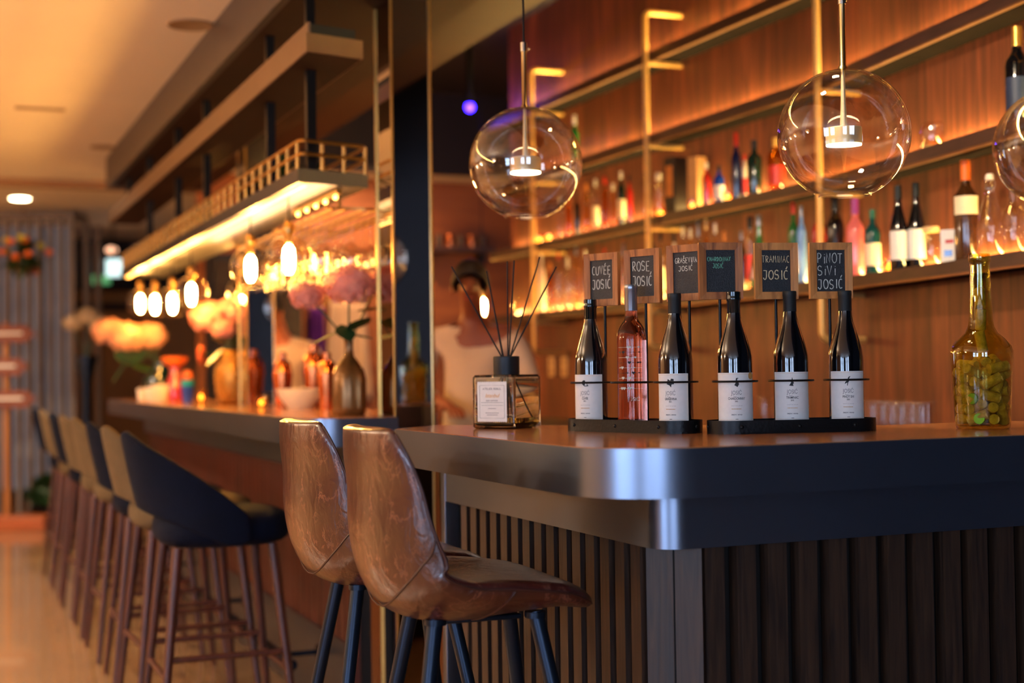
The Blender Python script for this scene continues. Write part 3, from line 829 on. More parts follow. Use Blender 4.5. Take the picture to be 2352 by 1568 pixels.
# ================================================================ WINE RACKS, BOTTLES, CHALKBOARDS
LIFT = 0.005
BUR = [(0, 0.004), (0.020, 0.002), (0.034, 0.0), (0.0375, 0.003), (0.0385, 0.010), (0.0385, 0.150), (0.0380, 0.163), (0.0355, 0.178), (0.0300, 0.198), (0.0235, 0.219), (0.0180, 0.238), (0.0152, 0.254), (0.0142, 0.270), (0.0142, 0.299)]
ROSE = [(0, 0.018), (0.014, 0.015), (0.026, 0.004), (0.031, 0.0), (0.0335, 0.004), (0.0342, 0.012), (0.0342, 0.205), (0.0335, 0.218), (0.030, 0.232), (0.023, 0.244), (0.0165, 0.253), (0.0138, 0.264), (0.0133, 0.275), (0.0133, 0.315), (0, 0.315)]
def bird(b, kind, sc, M):
    shp = {
        'perch': [(-.5, .1), (-.3, .35), (-.1, .45), (.1, .35), (.0, .2), (.25, .05), (.5, -.3), (.2, -.2), (.0, -.35), (-.2, -.2), (-.35, -.05)],
        'wing': [(-.45, -.1), (-.2, .05), (-.3, .5), (0, .3), (.1, .55), (.2, .3), (.4, .5), (.3, .1), (.45, -.1), (.15, -.15), (.1, -.5), (-.1, -.25)],
        'stork': [(-.05, .5), (.1, .55), (.3, .5), (.12, .45), (.08, .2), (.25, .0), (.3, -.2), (.1, -.15), (.12, -.5), (.05, -.5), (.02, -.12), (-.25, -.3), (-.1, -.05), (-.05, .2)],
        'dive': [(0, .55), (.12, .1), (.2, -.2), (.05, -.1), (.15, -.5), (-.05, -.25), (-.35, -.45), (-.1, -.05), (-.5, .1), (-.08, .12)],
        'heron': [(.3, .55), (.1, .5), (-.02, .35), (.02, .15), (-.3, -.1), (-.4, -.35), (-.1, -.2), (-.12, -.55), (-.05, -.55), (0, -.2), (.15, .05), (.1, .3), (.18, .42)],
    }[kind]
    vs = [b.bm.verts.new(M(x*sc, y*sc)) for x, y in shp]
    f = b.bm.faces.new(vs)
    bmesh.ops.triangulate(b.bm, faces=[f])
def wine_bottle(loc, rz, label, cap, name, year, birdk, line, lab_w=0.050, medal=False):
    t = thing('wine_bottle', label, 'bottle', loc, rz, 'dark wine bottles in the bar racks')
    MB().lathe(BUR, 56).obj('glass_body', wine_dark, t, ang=50)
    if cap == 'matte':
        MB().lathe([(0.0146, 0.262), (0.0148, 0.2625), (0.0148, 0.296), (0.0153, 0.297), (0.0153, 0.3055), (0.0145, 0.3075), (0, 0.3077)], 40).obj('foil_capsule', matte_black, t, ang=40)
    elif cap == 'gloss':
        MB().lathe([(0.0146, 0.256), (0.0149, 0.2565), (0.0147, 0.286), (0.0162, 0.288), (0.0164, 0.293), (0.0155, 0.295), (0.0160, 0.299), (0.0158, 0.306), (0.0125, 0.3075), (0.010, 0.3055), (0, 0.3053)], 40).obj('foil_capsule', gloss_green, t, ang=40)
    R = 0.0389; z0, z1 = 0.022, 0.128; w = lab_w
    b = MB(); n = 18; am = w/R/1.0*0.85
    # label wraps around the front: local -Y faces the drinker
    P = [[Vector((R*math.sin(a), -R*math.cos(a), z)) for z in (z0, z1)] for a in np.linspace(-am, am, n)]
    b.grid(P); lab = b.obj('paper_label', paper, t, ang=180)
    def L(x, z, e=0.0003):
        a = x/R; return Vector(((R+e)*math.sin(a), -(R+e)*math.cos(a), z))
    ms = Matrix(((1, 0, 0, 0), (0, 0, -1, -R-0.0003), (0, 1, 0, 0), (0, 0, 0, 1)))
    def txt(s, size, z, mt, bold=0.0, sp=1.0, nm='lettering'):
        M_ = Matrix.Translation((0, 0, z)) @ ms
        return text_obj(nm, s, size, mt, lab, M_, bold, sp, bend=R, xs=0.72)
    txt('JOSIĆ', 0.0130, 0.084, ink_grey, 0, 1.0)
    q = MB(); q.tube([L(-0.0075, 0.0785), L(-0.0045, 0.0755), L(0.0, 0.0768)], 0.00035, 5); q.obj('logo_tail', ink_grey, lab)
    txt(name, 0.0075, 0.0715, ink, 0.00012, 0.98)
    txt(year, 0.0046, 0.0655, ink, 0.0001)
    txt('QUALITY BY NATURE', 0.0026, 0.0560, ink_grey, 0, 1.4)
    # lines too small to read in the photograph: short printed dashes
    gl = MB(); rnd = random.Random(len(name))
    x = -0.011
    while x < 0.010:
        w_ = rnd.uniform(.0012, .0030); gl.tube([L(x, .0490), L(x+w_, .0490)], .0007, 4, flat=.5); x += w_+.0008
    gl.obj('gold_line', gold_ink, lab, smooth=False)
    dl = MB(); dl.tube([L(-.003, .0270), L(.003, .0270)], .0005, 4, flat=.5); dl.obj('fine_print', ink, lab, smooth=False)
    txt('ZMAJEVAC - BARANJA', 0.0034, 0.0365, ink, 0.00006)
    bb = MB(); bird(bb, birdk, 0.019, lambda x, y: L(x, 0.1065+y, 0.00035)); bb.obj('bird_drawing', ink, lab, smooth=False)
    fr = MB(); ww = R*am-0.0022
    loop = [L(x, z1-0.003, 0.0002) for x in np.linspace(-ww, ww, 16)]+[L(x, z0+0.003, 0.0002) for x in np.linspace(ww, -ww, 16)]
    fr.tube(loop, 0.00018, 4, closed=True); fr.obj('label_border', gold_ink, lab)
    if medal:
        mb = MB(); c = Vector(L(0.036, 0.121, 0.0006)); nn = Vector((c.x, c.y, 0)).normalized()
        mb.cyl(c-nn*0.0004, c+nn*0.0006, 0.0075, seg=24); mb.obj('gold_medal', gold_ink, t)
    return t
def rotz(n): return math.atan2(n.y, n.x)+PI/2
# stations: pixel x of the axis and depth, on the worktop
def station(px, D):
    d = ray(px, 985); p = CAMP+d*(D/d.dot(fw)); return Vector((p.x, p.y))
st = {1: station(1360, 3.35), 2: station(1454, 3.25), 3: station(1554, 3.15), 4: station(1690, 3.10), 5: station(1819, 3.125), 6: station(1946, 3.14)}
def to_cam(p, extra=0.0):
    v = Vector((-p.x, -p.y)); return math.atan2(v.y, v.x)+PI/2+extra
wine_bottle((*st[1], CT+LIFT), to_cam(st[1], -0.42), 'dark wine bottle with white label reading cuvée, leftmost in the left rack', 'gloss', 'CUVÉE', '2021.', 'perch', 'CUVÉE ZMAJ', 0.052)
wine_bottle((*st[3], CT+LIFT), to_cam(st[3], -0.32), 'dark wine bottle with label reading graševina beside the rosé bottle', 'matte', 'GRAŠEVINA', '2021.', 'wing', 'ALKOHOLNO', 0.050)
wine_bottle((*st[4], CT+LIFT), to_cam(st[4], 0.08), 'dark wine bottle labelled chardonnay with a round gold medal', 'gloss', 'CHARDONNAY', '2021.', 'stork', 'STARA PLANINA', 0.060, True)
wine_bottle((*st[5], CT+LIFT), to_cam(st[5], 0.06), 'dark wine bottle labelled traminac in the middle of the right rack', 'matte', 'TRAMINAC', '2018.', 'dive', 'IZBORNA BERBA', 0.056)
wine_bottle((*st[6], CT+LIFT), to_cam(st[6], 0.10), 'dark wine bottle labelled pinot sivi, rightmost in the right rack', 'matte', 'PINOT SIVI', '2020.', 'heron', 'ZMAJEVAC', 0.052)
# rose bottle
rose_glass = mat('rose_wine', (250, 172, 158), 0.02, trans=1.0, ior=1.36, noise=(3, .02, (1, 1, 1)))
clear_neck = thin_glass('clear_neck_glass', (0.96, 0.93, 0.9), 1.5)
t = thing('rose_wine_bottle', 'pink rosé bottle with a silver capsule and printed hearts', 'bottle', (*st[2], CT+LIFT), to_cam(st[2], -0.1))
rose_body = ROSE[:-2]+[(0.0133, 0.287), (0, 0.287)]
MB().lathe(rose_body, 56).obj('wine_filled_glass', rose_glass, t, ang=60)
MB().lathe([(0.0138, 0.2875), (0.0138, 0.312)], 32).obj('clear_neck', clear_neck, t)
MB().lathe([(0.0145, 0.274), (0.0147, 0.2745), (0.0143, 0.322), (0.0150, 0.323), (0.0150, 0.3335), (0.0138, 0.335), (0, 0.3352)], 36).obj('silver_capsule', silver_foil, t, ang=40)
def heart(b, x, z, s, R=0.0346):
    pts = []
    for k in range(14):
        a = 2*PI*k/14; hx = 16*math.sin(a)**3; hy = 13*math.cos(a)-5*math.cos(2*a)-2*math.cos(3*a)-math.cos(4*a)
        pts.append((x+hx*s/17, z+hy*s/17))
    b.bm.faces.new([b.bm.verts.new(Vector((R*math.sin(p/R), -R*math.cos(p/R), q))) for p, q in pts])
pw = MB(); pd = MB(); random.seed(3)
for k in range(9):
    z = 0.095+0.0118*k; bb = pw if k % 2 == 0 else pd
    R = 0.0346
    bb.tube([Vector((R*math.sin(a), -R*math.cos(a), z)) for a in np.linspace(-0.95, 0.85, 20)], 0.00035, 4)
    for q in range(3):
        heart(bb, random.uniform(-0.03, 0.028), z+0.0005, random.choice([0.0022, 0.0030, 0.0044]), R+0.0002)
pw.obj('white_heart_print', chalk, t, smooth=False); pd.obj('dark_heart_print', ink, t, smooth=False)
text_obj('lettering', 'JOSIĆ', 0.012, chalk, t, Matrix.Translation((0.006, 0, 0.070)) @ Matrix(((1, 0, 0, 0), (0, 0, -1, -0.0347), (0, 1, 0, 0), (0, 0, 0, 1))), bend=0.0347)

# chalk letters as hand-drawn strokes in a unit cell
def curve(cx, cy, rx, ry, a0, a1, n=9):
    return [(cx+rx*math.cos(math.radians(a0+(a1-a0)*i/n)), cy+ry*math.sin(math.radians(a0+(a1-a0)*i/n))) for i in range(n+1)]
GL = {
 'C': [curve(.55, .5, .45, .5, 55, 305)], 'U': [[(.05, 1), (.05, .35)]+curve(.45, .35, .4, .35, 180, 360)+[(.85, 1)]],
 'V': [[(0, 1), (.42, 0), (.85, 1)]], 'E': [[(.85, 1), (.1, 1), (.1, 0), (.85, 0)], [(.1, .52), (.7, .52)]],
 'J': [[(.15, 1), (.75, 1), (.75, .3)]+curve(.42, .3, .33, .3, 0, -160)], 'O': [curve(.5, .5, .48, .5, 90, 450, 16)],
 'S': [curve(.45, .74, .38, .26, 30, 270)+curve(.45, .25, .4, .25, 90, -150)], 'I': [[(.3, 1), (.3, 0)]], 'i': [[(.3, .7), (.3, 0)], [(.3, .95), (.33, .9)]],
 'R': [[(.1, 0), (.1, 1)]+curve(.35, .74, .42, .26, 90, -90)+[(.15, .48), (.85, 0)]], 'G': [curve(.5, .5, .45, .5, 60, 330)+[(.9, .45), (.55, .45)]],
 'A': [[(0, 0), (.45, 1), (.88, 0)], [(.18, .38), (.7, .38)]], 'N': [[(.05, 0), (.08, 1), (.75, 0), (.8, 1)]],
 'H': [[(.05, 0), (.05, 1)], [(.75, 0), (.75, 1)], [(.05, .5), (.75, .5)]], 'D': [[(.1, 0), (.1, 1)]+curve(.15, .5, .65, .5, 90, -90)+[(.1, 0)]],
 'Y': [[(0, 1), (.4, .5), (.85, 1)], [(.4, .5), (.35, 0)]], 'T': [[(0, 1), (.9, 1)], [(.45, 1), (.42, 0)]],
 'M': [[(.0, 0), (.1, 1), (.42, .35), (.78, 1), (.88, 0)]], 'P': [[(.1, 0), (.1, 1)]+curve(.35, .72, .42, .28, 90, -90)+[(.12, .44)]],
}
ACC = {'É': ('E', [(.35, 1.12), (.62, 1.35)]), 'Ć': ('C', [(.5, 1.15), (.8, 1.45)]), 'Š': ('S', [(.2, 1.4), (.45, 1.15), (.72, 1.4)])}
def chalk_line(b, s, x0, z0, w, h, thick, org, ux, uz, off, jit=0.05):
    wd = [0.55 if c in 'Ii' else 1.0 for c in s]; unit = w/sum(wd); xc = 0.0; cw = unit
    for i, ch in enumerate(s):
        xo = xc; xc += wd[i]*unit
        st_ = []
        if ch in ACC: st_ = list(GL[ACC[ch][0]])+[ACC[ch][1]]
        elif ch in GL: st_ = list(GL[ch])
        dy = random.uniform(-.05, .05)*h
        for pl in st_:
            P = [(x0+xo+p[0]*cw*0.82+random.uniform(-1, 1)*jit*cw*.4, z0+dy+p[1]*h+random.uniform(-1, 1)*jit*h*.4) for p in pl]
            b.ribbon(P, thick, org, ux, uz, off)
def chalkboard(loc, rz, label, lines, mt, wood_m=framewood, W_=0.100, H_=0.127):
    t = thing('chalkboard_sign', label, 'chalkboard', loc, rz, 'framed chalkboard signs above the wine bottles')
    f = 0.0165; d = 0.012
    b = MB(); o = [(-W_/2, 0), (W_/2, 0), (W_/2, H_), (-W_/2, H_)]; i_ = [(-W_/2+f, f), (W_/2-f, f), (W_/2-f, H_-f), (-W_/2+f, H_-f)]
    for k in range(4):
        l = (k+1) % 4; g = 0.0002
        q = [o[k], o[l], i_[l], i_[k]]
        A = [b.bm.verts.new((x, -d/2, z)) for x, z in q]; B = [b.bm.verts.new((x, d/2, z)) for x, z in q]
        # slightly lowered inner lip
        A[2].co.y += 0.002; A[3].co.y += 0.002
        b.bm.faces.new(A); b.bm.faces.new(B[::-1])
        for m_ in range(4):
            n_ = (m_+1) % 4; b.bm.faces.new((A[m_], B[m_], B[n_], A[n_]))
    b.obj('wooden_frame', wood_m, t, smooth=False)
    MB().box((0, 0.001, H_/2), (W_-2*f+0.001, 0.004, H_-2*f+0.001)).obj('slate_panel', slate, t, smooth=False)
    c = MB()
    for (s, x0, z0, w, h, th) in lines:
        chalk_line(c, s, x0, z0, w, h, th, Vector((0, 0, 0)), Vector((1, 0, 0)), Vector((0, 0, 1)), Vector((0, -0.00125, 0)))
    c.obj('chalk_writing', mt, t, smooth=False)
    return t
def up_z(py, D, px): return at(px, py, D).z
# tray axes
ax1 = (st[3]-st[1]).normalized(); ax2 = (st[6]-st[4]).normalized()
def perp(a):
    n = Vector((-a.y, a.x)); return n if n.dot(fw.xy) > 0 else -n
pb1, pb2 = perp(ax1), perp(ax2)
def rack(c, ax, L_, bottles, backs, label, board_z):
    n = perp(ax); a = math.atan2(ax.y, ax.x)
    t = thing('wine_rack', label, 'wine rack', (c.x, c.y, CT), a)
    hw = 0.056; hl = L_/2
    def stadium(hl, hw, k=14):
        P = [(hl-hw+hw*math.cos(x), hw*math.sin(x)) for x in [-PI/2+PI*i/k for i in range(k+1)]]
        return P+[(-hl+hw+hw*math.cos(x), hw*math.sin(x)) for x in [PI/2+PI*i/k for i in range(k+1)]]
    O = stadium(hl, hw); I = stadium(hl-0.003, hw-0.003)
    MB().prism(O, 0.0, 0.004).obj('tray_base', black_metal, t, smooth=False)
    b = MB(); n_ = len(O)
    r = [[b.bm.verts.new((p[0], p[1], z)) for p in P] for P, z in ((O, 0.004), (O, 0.029), (I, 0.029), (I, 0.004))]
    for q in range(3):
        for i in range(n_):
            j = (i+1) % n_; b.bm.faces.new((r[q][i], r[q][j], r[q+1][j], r[q+1][i]))
    b.obj('tray_rim', black_metal, t, ang=30)
    inv = lambda p: Vector(((p-c).dot(ax), (p-c).dot(Vector((-ax.y, ax.x)))))
    sgn = 1 if Vector((-ax.y, ax.x)).dot(n) > 0 else -1
    rv = MB()
    for k in range(len(bottles)+1 if False else len(bottles)):
        x = inv(bottles[k]).x-0.004
        rv.sphere((x, -sgn*(hw+0.0005), 0.015), 0.0042, (1, .6, 1), 14, 10)
    for s_ in (-1, 1): rv.sphere((s_*(hl+0.0005), 0, 0.015), 0.0042, (.6, 1, 1), 14, 10)
    rv.obj('rivet', black_metal, t)
    for k, p in enumerate(bottles):
        q = inv(p); R_ = 0.0485
        m_ = MB(); m_.tube([(q.x+R_*math.cos(2*PI*i/40), q.y+R_*math.sin(2*PI*i/40), 0.114) for i in range(40)], 0.0023, 8, closed=True)
        m_.obj('bottle_ring', black_metal, t)
        rod = MB(); rx = q.x+backs[k]; ry = sgn*0.0500
        rod.cyl((rx, ry, 0.003), (rx, ry, board_z-CT+0.004), 0.0036, seg=12)
        rod.tube([(rx, ry, 0.114), (q.x, q.y+sgn*R_, 0.114)], 0.0023, 8)
        rod.obj('upright_rod', black_metal, t)
    return t
c1 = (st[1]+st[3])/2; c2 = (st[4]+st[6])/2
zb1 = 1.24+0.0; 
ZB = 1.397
BK1, BK2 = [0.0, 0.0, 0.0], [-0.016, -0.016, -0.016]
rack(c1, ax1, 0.385, [st[1], st[2], st[3]], BK1, 'black metal wine rack tray holding the rosé bottle between two dark bottles', ZB)
rack(c2, ax2, 0.385, [st[4], st[5], st[6]], BK2, 'black metal wine rack tray holding three dark bottles at the right', ZB)
rz1 = math.radians(-63); rz2 = math.atan2(ax2.y, ax2.x)-0.02
wood_b = wood('light_oak_picture_frame', (150, 92, 42), (222, 152, 80), 'Z', rough=0.5, scale=6, stretch=12)
random.seed(11)
specs = [
 (st[1], pb1, ax1, BK1[0], rz1, 'chalkboard sign reading cuvée josić, leftmost of the six', [('CUVÉE', -.029, .076, .058, .020, .0018), ('JOSIĆ', -.029, .041, .058, .022, .0021)], chalk, framewood),
 (st[2], pb1, ax1, BK1[1], rz1, 'chalkboard sign reading rosé josić behind the silver capsule', [('ROSE', -.029, .076, .052, .022, .0018), ('JOSIĆ', -.029, .042, .058, .022, .0021)], chalk, framewood),
 (st[3], pb1, ax1, BK1[2], rz1, 'chalkboard sign reading graševina josić with small white writing', [('GRAŠEVINA', -.029, .086, .060, .012, .0015), ('JOSIĆ', -.020, .068, .040, .011, .0015)], chalk, framewood),
 (st[4], pb2, ax2, BK2[0], rz2, 'chalkboard sign reading chardonnay josić in small green writing', [('CHARDONNAY', -.030, .086, .055, .009, .0013), ('JOSIĆ', -.018, .070, .026, .010, .0013)], chalk_g, framewood),
 (st[5], pb2, ax2, BK2[1], rz2, 'chalkboard sign reading traminac josić in cream chalk', [('TRAMINAC', -.0325, .083, .066, .015, .0013), ('JOSIĆ', -.031, .045, .062, .020, .0022)], chalk_y, wood_b),
 (st[6], pb2, ax2, BK2[2], rz2, 'chalkboard sign reading pinot sivi josić, rightmost of the six', [('PiNOT', -.031, .081, .062, .022, .0019), ('SiVi', -.031, .053, .046, .021, .0019), ('JOSIĆ', -.031, .023, .062, .021, .0022)], chalk, wood_b)]
for (p, n, ax, bk, rz, lab, lines, mt, wm) in specs:
    rod = p+ax*bk+n*0.050
    front = Vector((math.sin(rz), -math.cos(rz)))
    q = rod+front*0.0098
    chalkboard((q.x, q.y, ZB), rz, lab, lines, mt, wm)

# ================================================================ REED DIFFUSER
dfl = station(1165, 3.57)
rzd = math.radians(-22.5-33)+PI/2*0
t = thing('reed_diffuser', 'square glass reed diffuser with black collar and black reeds on the bar top', 'diffuser', (dfl.x, dfl.y, CT), rzd)
thick = mat('thick_clear_glass', (246, 250, 248), 0.01, trans=1.0, ior=1.45, noise=(3, .01, (1, 1, 1)))
oil = mat('pale_diffuser_oil', (235, 214, 120), 0.01, trans=1.0, ior=1.36, noise=(3, .01, (1, 1, 1)))
def rbox(w, d, z0, z1, r, k=5):
    P = []
    for (cx, cy, a) in ((w/2-r, d/2-r, 0), (-w/2+r, d/2-r, PI/2), (-w/2+r, -d/2+r, PI), (w/2-r, -d/2+r, 1.5*PI)):
        P += [(cx+r*math.cos(a+PI/2*i/k), cy+r*math.sin(a+PI/2*i/k)) for i in range(k+1)]
    return P
def shell_box(w, d, h, r, wall, floor_t, neck_r):
    b = MB(); rows = []
    def ring(wd, dd, z, rr): return [Vector((p[0], p[1], z)) for p in rbox(wd, dd, 0, 0, rr)]
    n = len(ring(w, d, 0, r))
    def circ(rad, z): 
        base = ring(w, d, z, r); return [Vector((rad*math.cos(math.atan2(p.y, p.x)), rad*math.sin(math.atan2(p.y, p.x)), z)) for p in base]
    rows = [ring(w-.01, d-.01, 0, r), ring(w, d, .005, r), ring(w, d, h-.006, r), ring(w-.008, d-.008, h, r), circ(neck_r+.004, h+.001), circ(neck_r, h+.002), circ(neck_r, h-.006),
            ring(w-2*wall-.004, d-2*wall-.004, h-.007, max(r-wall, .003)), ring(w-2*wall, d-2*wall, h-.012, max(r-wall, .003)), ring(w-2*wall, d-2*wall, floor_t+.004, max(r-wall, .003)), ring(w-2*wall-.01, d-2*wall-.01, floor_t, max(r-wall, .003))]
    V = b.grid(rows, closed_v=True)
    for row in (V[0], V[-1]): b.bm.faces.new(row)
    return b
shell_box(0.128, 0.128, 0.135, 0.008, 0.006, 0.012, 0.028).obj('glass_jar', thick, t, ang=50)
MB().prism(rbox(0.1145, 0.1145, 0, 0, 0.004), 0.0125, 0.028).obj('scented_oil', oil, t, ang=30)
MB().lathe([(0, 0.136), (0.033, 0.136), (0.0335, 0.138), (0.0335, 0.180), (0.032, 0.182), (0.020, 0.182), (0.020, 0.170), (0, 0.170)], 48).obj('black_collar', mat('black_anodised_collar', (30, 32, 36), 0.45, 0.3, noise=(200, .2, (1, 1, .1))), t, ang=30)
b = MB()
lw, lh = 0.088, 0.098; n = 14; pts = []
for i in range(n): pts += [(-lw/2+lw*i/n, 0), (-lw/2+lw*(i+.5)/n, -0.002)]
for i in range(n): pts += [(lw/2, lh*i/n), (lw/2+0.0, lh*(i+.5)/n)]
for i in range(n): pts += [(lw/2-lw*i/n, lh), (lw/2-lw*(i+.5)/n, lh+0.002)]
for i in range(n): pts += [(-lw/2, lh-lh*i/n), (-lw/2, lh-lh*(i+.5)/n)]
yf = -0.0644
f = b.bm.faces.new([b.bm.verts.new((x-.002, yf, z+.019)) for x, z in pts]); r = bmesh.ops.extrude_face_region(b.bm, geom=[f]); 
bmesh.ops.translate(b.bm, vec=(0, -.0004, 0), verts=[v for v in r['geom'] if isinstance(v, bmesh.types.BMVert)])
labd = b.obj('embossed_label', paper, t, smooth=False)
q = MB(); 
def rectline(q, w, h, zc, th, y): q.tube([(-w/2-.002, y, zc-h/2), (w/2-.002, y, zc-h/2), (w/2-.002, y, zc+h/2), (-w/2-.002, y, zc+h/2)], th, 4, closed=True)
rectline(q, .074, .082, .068, .0005, yf-.0006)
q.tube([(-.035, yf-.0006, .066), (.031, yf-.0006, .066)], .0004, 4); q.tube([(-.035, yf-.0006, .059), (.031, yf-.0006, .059)], .0003, 4)
q.obj('label_border', mat('grey_green_ink', (96, 106, 98), 0.6, noise=(50, .1, (1, 1, 1))), labd, smooth=False)
Mt = lambda z: Matrix(((1, 0, 0, -.002), (0, 0, -1, yf-.0007), (0, 1, 0, z), (0, 0, 0, 1)))
text_obj('lettering', 'ATELIER REBUL', .0072, ink_grey, labd, Mt(.1000), .0001, 1.15)
text_obj('lettering', 'Istanbul', .0135, gold_ink, labd, Mt(.0830), .0001, 1.0, shear=.4)
text_obj('lettering', 'REED DIFFUSER', .0048, ink_grey, labd, Mt(.0705), .0001, 1.1)
q = MB()
for (w_, z_) in ((.024, .051), (.040, .040), (.032, .035)): q.tube([(-w_/2-.002, yf-.0006, z_), (w_/2-.002, yf-.0006, z_)], .0006, 4, flat=.5)
q.obj('fine_print', ink_grey, labd, smooth=False)
mi = Matrix.Translation((dfl.x, dfl.y, CT)) @ Matrix.Rotation(rzd, 4, 'Z'); mi.invert()
reeds = [((1037, 612), -.03, .01), ((1118, 622), -.01, -.04), ((1165, 600), .0, .02), ((1181, 598), .01, -.01), ((1240, 590), .03, .03), ((1278, 612), .035, -.02), ((1122, 640), -.02, .03)]
for (px, py), ex, dd in reeds:
    tip = mi @ at(px, py, 3.57+dd)
    dirv = (tip-Vector((0, 0, .176))); neck = Vector((0, 0, .176))+Vector((dirv.x, dirv.y, 0)).normalized()*.009
    dn = (neck-tip).normalized(); 
    s_ = (neck.z-.016)/(-dn.z); low = neck+dn*min(s_, .17)
    low.x = max(-.052, min(.052, low.x)); low.y = max(-.052, min(.052, low.y)); low.z = max(low.z, .016)
    MB().tube([low, neck, tip], .0019, 8).obj('reed', reed_m, t)

# ================================================================ CORK BOTTLE
cb = station(2258, 3.15)
GP = [(0.054, 0.0), (0.0580, 0.003), (0.0600, 0.012), (0.0675, 0.160), (0.0680, 0.172), (0.0650, 0.184), (0.052, 0.200), (0.036, 0.214), (0.0290, 0.228), (0.0262, 0.245), (0.0235, 0.300), (0.0215, 0.366), (0.0215, 0.372), (0.0236, 0.374), (0.0240, 0.386), (0.0228, 0.391), (0.0195, 0.391)]
def gp_r(z):
    pts = sorted([(z_, r_) for r_, z_ in GP[:-1]])
    return float(np.interp(z, [p[0] for p in pts], [p[1] for p in pts]))
t = thing('green_glass_bottle', 'large olive green glass bottle full of corks at the right end of the bar', 'bottle', (cb.x, cb.y, CT))
inn = [(r-0.0032, z+(0.006 if z < 0.01 else 0)) for r, z in GP[:-1][::-1]]
MB().lathe([(0, 0.004), (0.03, 0.003)]+GP+inn+[(0, 0.010)], 64).obj('glass_body', green_shell, t, ang=60)
random.seed(5); np.random.seed(5)
NC, RC, LC = 46, 0.0122, 0.026          # radius, distance between the end-sphere centres
Pp = np.zeros((NC, 2, 3))
for i in range(NC):
    z = 0.03+0.155*(i/(NC-1)) if i < NC-3 else 0.235+0.045*(i-NC+3)
    a = random.uniform(0, 2*PI); rr = (gp_r(z)-0.028)*math.sqrt(random.random()) if i < NC-3 else 0
    d = np.random.normal(size=3); d[2] *= (0.8 if i < NC-3 else 6); d /= np.linalg.norm(d)
    c = np.array([rr*math.cos(a), rr*math.sin(a), z]); Pp[i, 0] = c-d*LC/2; Pp[i, 1] = c+d*LC/2
ws = np.array([0, .5, 1.0])
for it in range(420):
    Pp[:, :, 2] -= 0.00012 if it < 300 else 0
    Sx = Pp[:, None, 0]*(1-ws)[None, :, None]+Pp[:, None, 1]*ws[None, :, None]      # NC,3,3
    flat = Sx.reshape(-1, 3); own = np.repeat(np.arange(NC), 3); w_ = np.tile(ws, NC)
    D = flat[:, None]-flat[None]; dist = np.linalg.norm(D, axis=2)+1e-9
    mask = (own[:, None] != own[None]) & (dist < 2*RC)
    push = np.where(mask[..., None], D/dist[..., None]*(2*RC-dist)[..., None]*0.25, 0).sum(1)
    for k in range(len(flat)):
        Pp[own[k], 0] += push[k]*(1-w_[k]); Pp[own[k], 1] += push[k]*w_[k]
    for e in (0, 1):
        z = np.clip(Pp[:, e, 2], 0.010+RC, 0.36); Pp[:, e, 2] = z
        rad = np.array([gp_r(min(v+0.004, .39)) for v in z])-0.0042-RC
        cur = np.hypot(Pp[:, e, 0], Pp[:, e, 1])+1e-9
        k_ = np.where(cur > np.maximum(rad, 0.0008), np.maximum(rad, 0.0008)/cur, 1); Pp[:, e, 0] *= k_; Pp[:, e, 1] *= k_
    c = Pp.mean(1); d = Pp[:, 1]-Pp[:, 0]; d /= np.linalg.norm(d, axis=1)[:, None]
    Pp[:, 0] = c-d*LC/2; Pp[:, 1] = c+d*LC/2
order = np.argsort(Pp.mean(1)[:, 2])
cm_ = None
for i in range(NC):
    a, b_ = Vector(Pp[i, 0]), Vector(Pp[i, 1]); d = (b_-a).normalized(); c = (a+b_)/2
    if cm_ is None:
        o = MB().lathe([(0, -0.0235), (0.0105, -0.0235), (0.0117, -0.0222), (0.0117, 0.0222), (0.0105, 0.0235), (0, 0.0235)], 20).obj('cork', cork_m, ang=40); cm_ = o
    else:
        o = cm_.copy(); COL.objects.link(o)
    o.matrix_world = Matrix.Translation(Vector((cb.x, cb.y, CT))+c) @ d.to_track_quat('Z', 'Y').to_matrix().to_4x4()
    neck_ = c.z > 0.215
    tag(o, 'cork lodged in the neck of the green bottle' if neck_ else 'used wine cork inside the body of the olive green bottle', 'cork', 'corks in the bottle neck' if neck_ else 'corks in the green bottle')
# two green crown caps lying against the glass
cap_green = mat('lime_green_crown_cap', (126, 190, 74), 0.35, 0.3, noise=(40, .05, (1, 1, 1)))
for (dx, z, lab) in ((-0.022, 0.068, 'upper lime green crown cap behind the bottle glass'), (-0.008, 0.024, 'lower lime green crown cap at the bottom of the bottle')):
    n = Vector((-cb.x, -cb.y, 0)).normalized(); side = Vector((-n.y, n.x, 0)); side = side if side.dot(r2) > 0 else -side
    rr = gp_r(z)-0.0062; s_ = math.asin(dx/rr); pos = n*math.cos(s_)*rr+side*math.sin(s_)*rr; nn = pos.normalized()
    b = MB(); k = 42
    ro = [0.0128+0.0012*(math.cos(21*2*PI*i/k/1)*1) for i in range(k)]
    top_ = [Vector((0.0115*math.cos(2*PI*i/k), 0.0115*math.sin(2*PI*i/k), 0)) for i in range(k)]
    low_ = [Vector((ro[i]*math.cos(2*PI*i/k), ro[i]*math.sin(2*PI*i/k), -0.005)) for i in range(k)]
    V = b.grid([top_, low_], closed_v=True); b.bm.faces.new(V[0]); 
    o = b.obj('crown_cap', cap_green, ang=30)
    o.matrix_world = Matrix.Translation(Vector((cb.x, cb.y, CT+z))+pos) @ nn.to_track_quat('Z', 'Y').to_matrix().to_4x4()
    tag(o, lab, 'bottle cap')

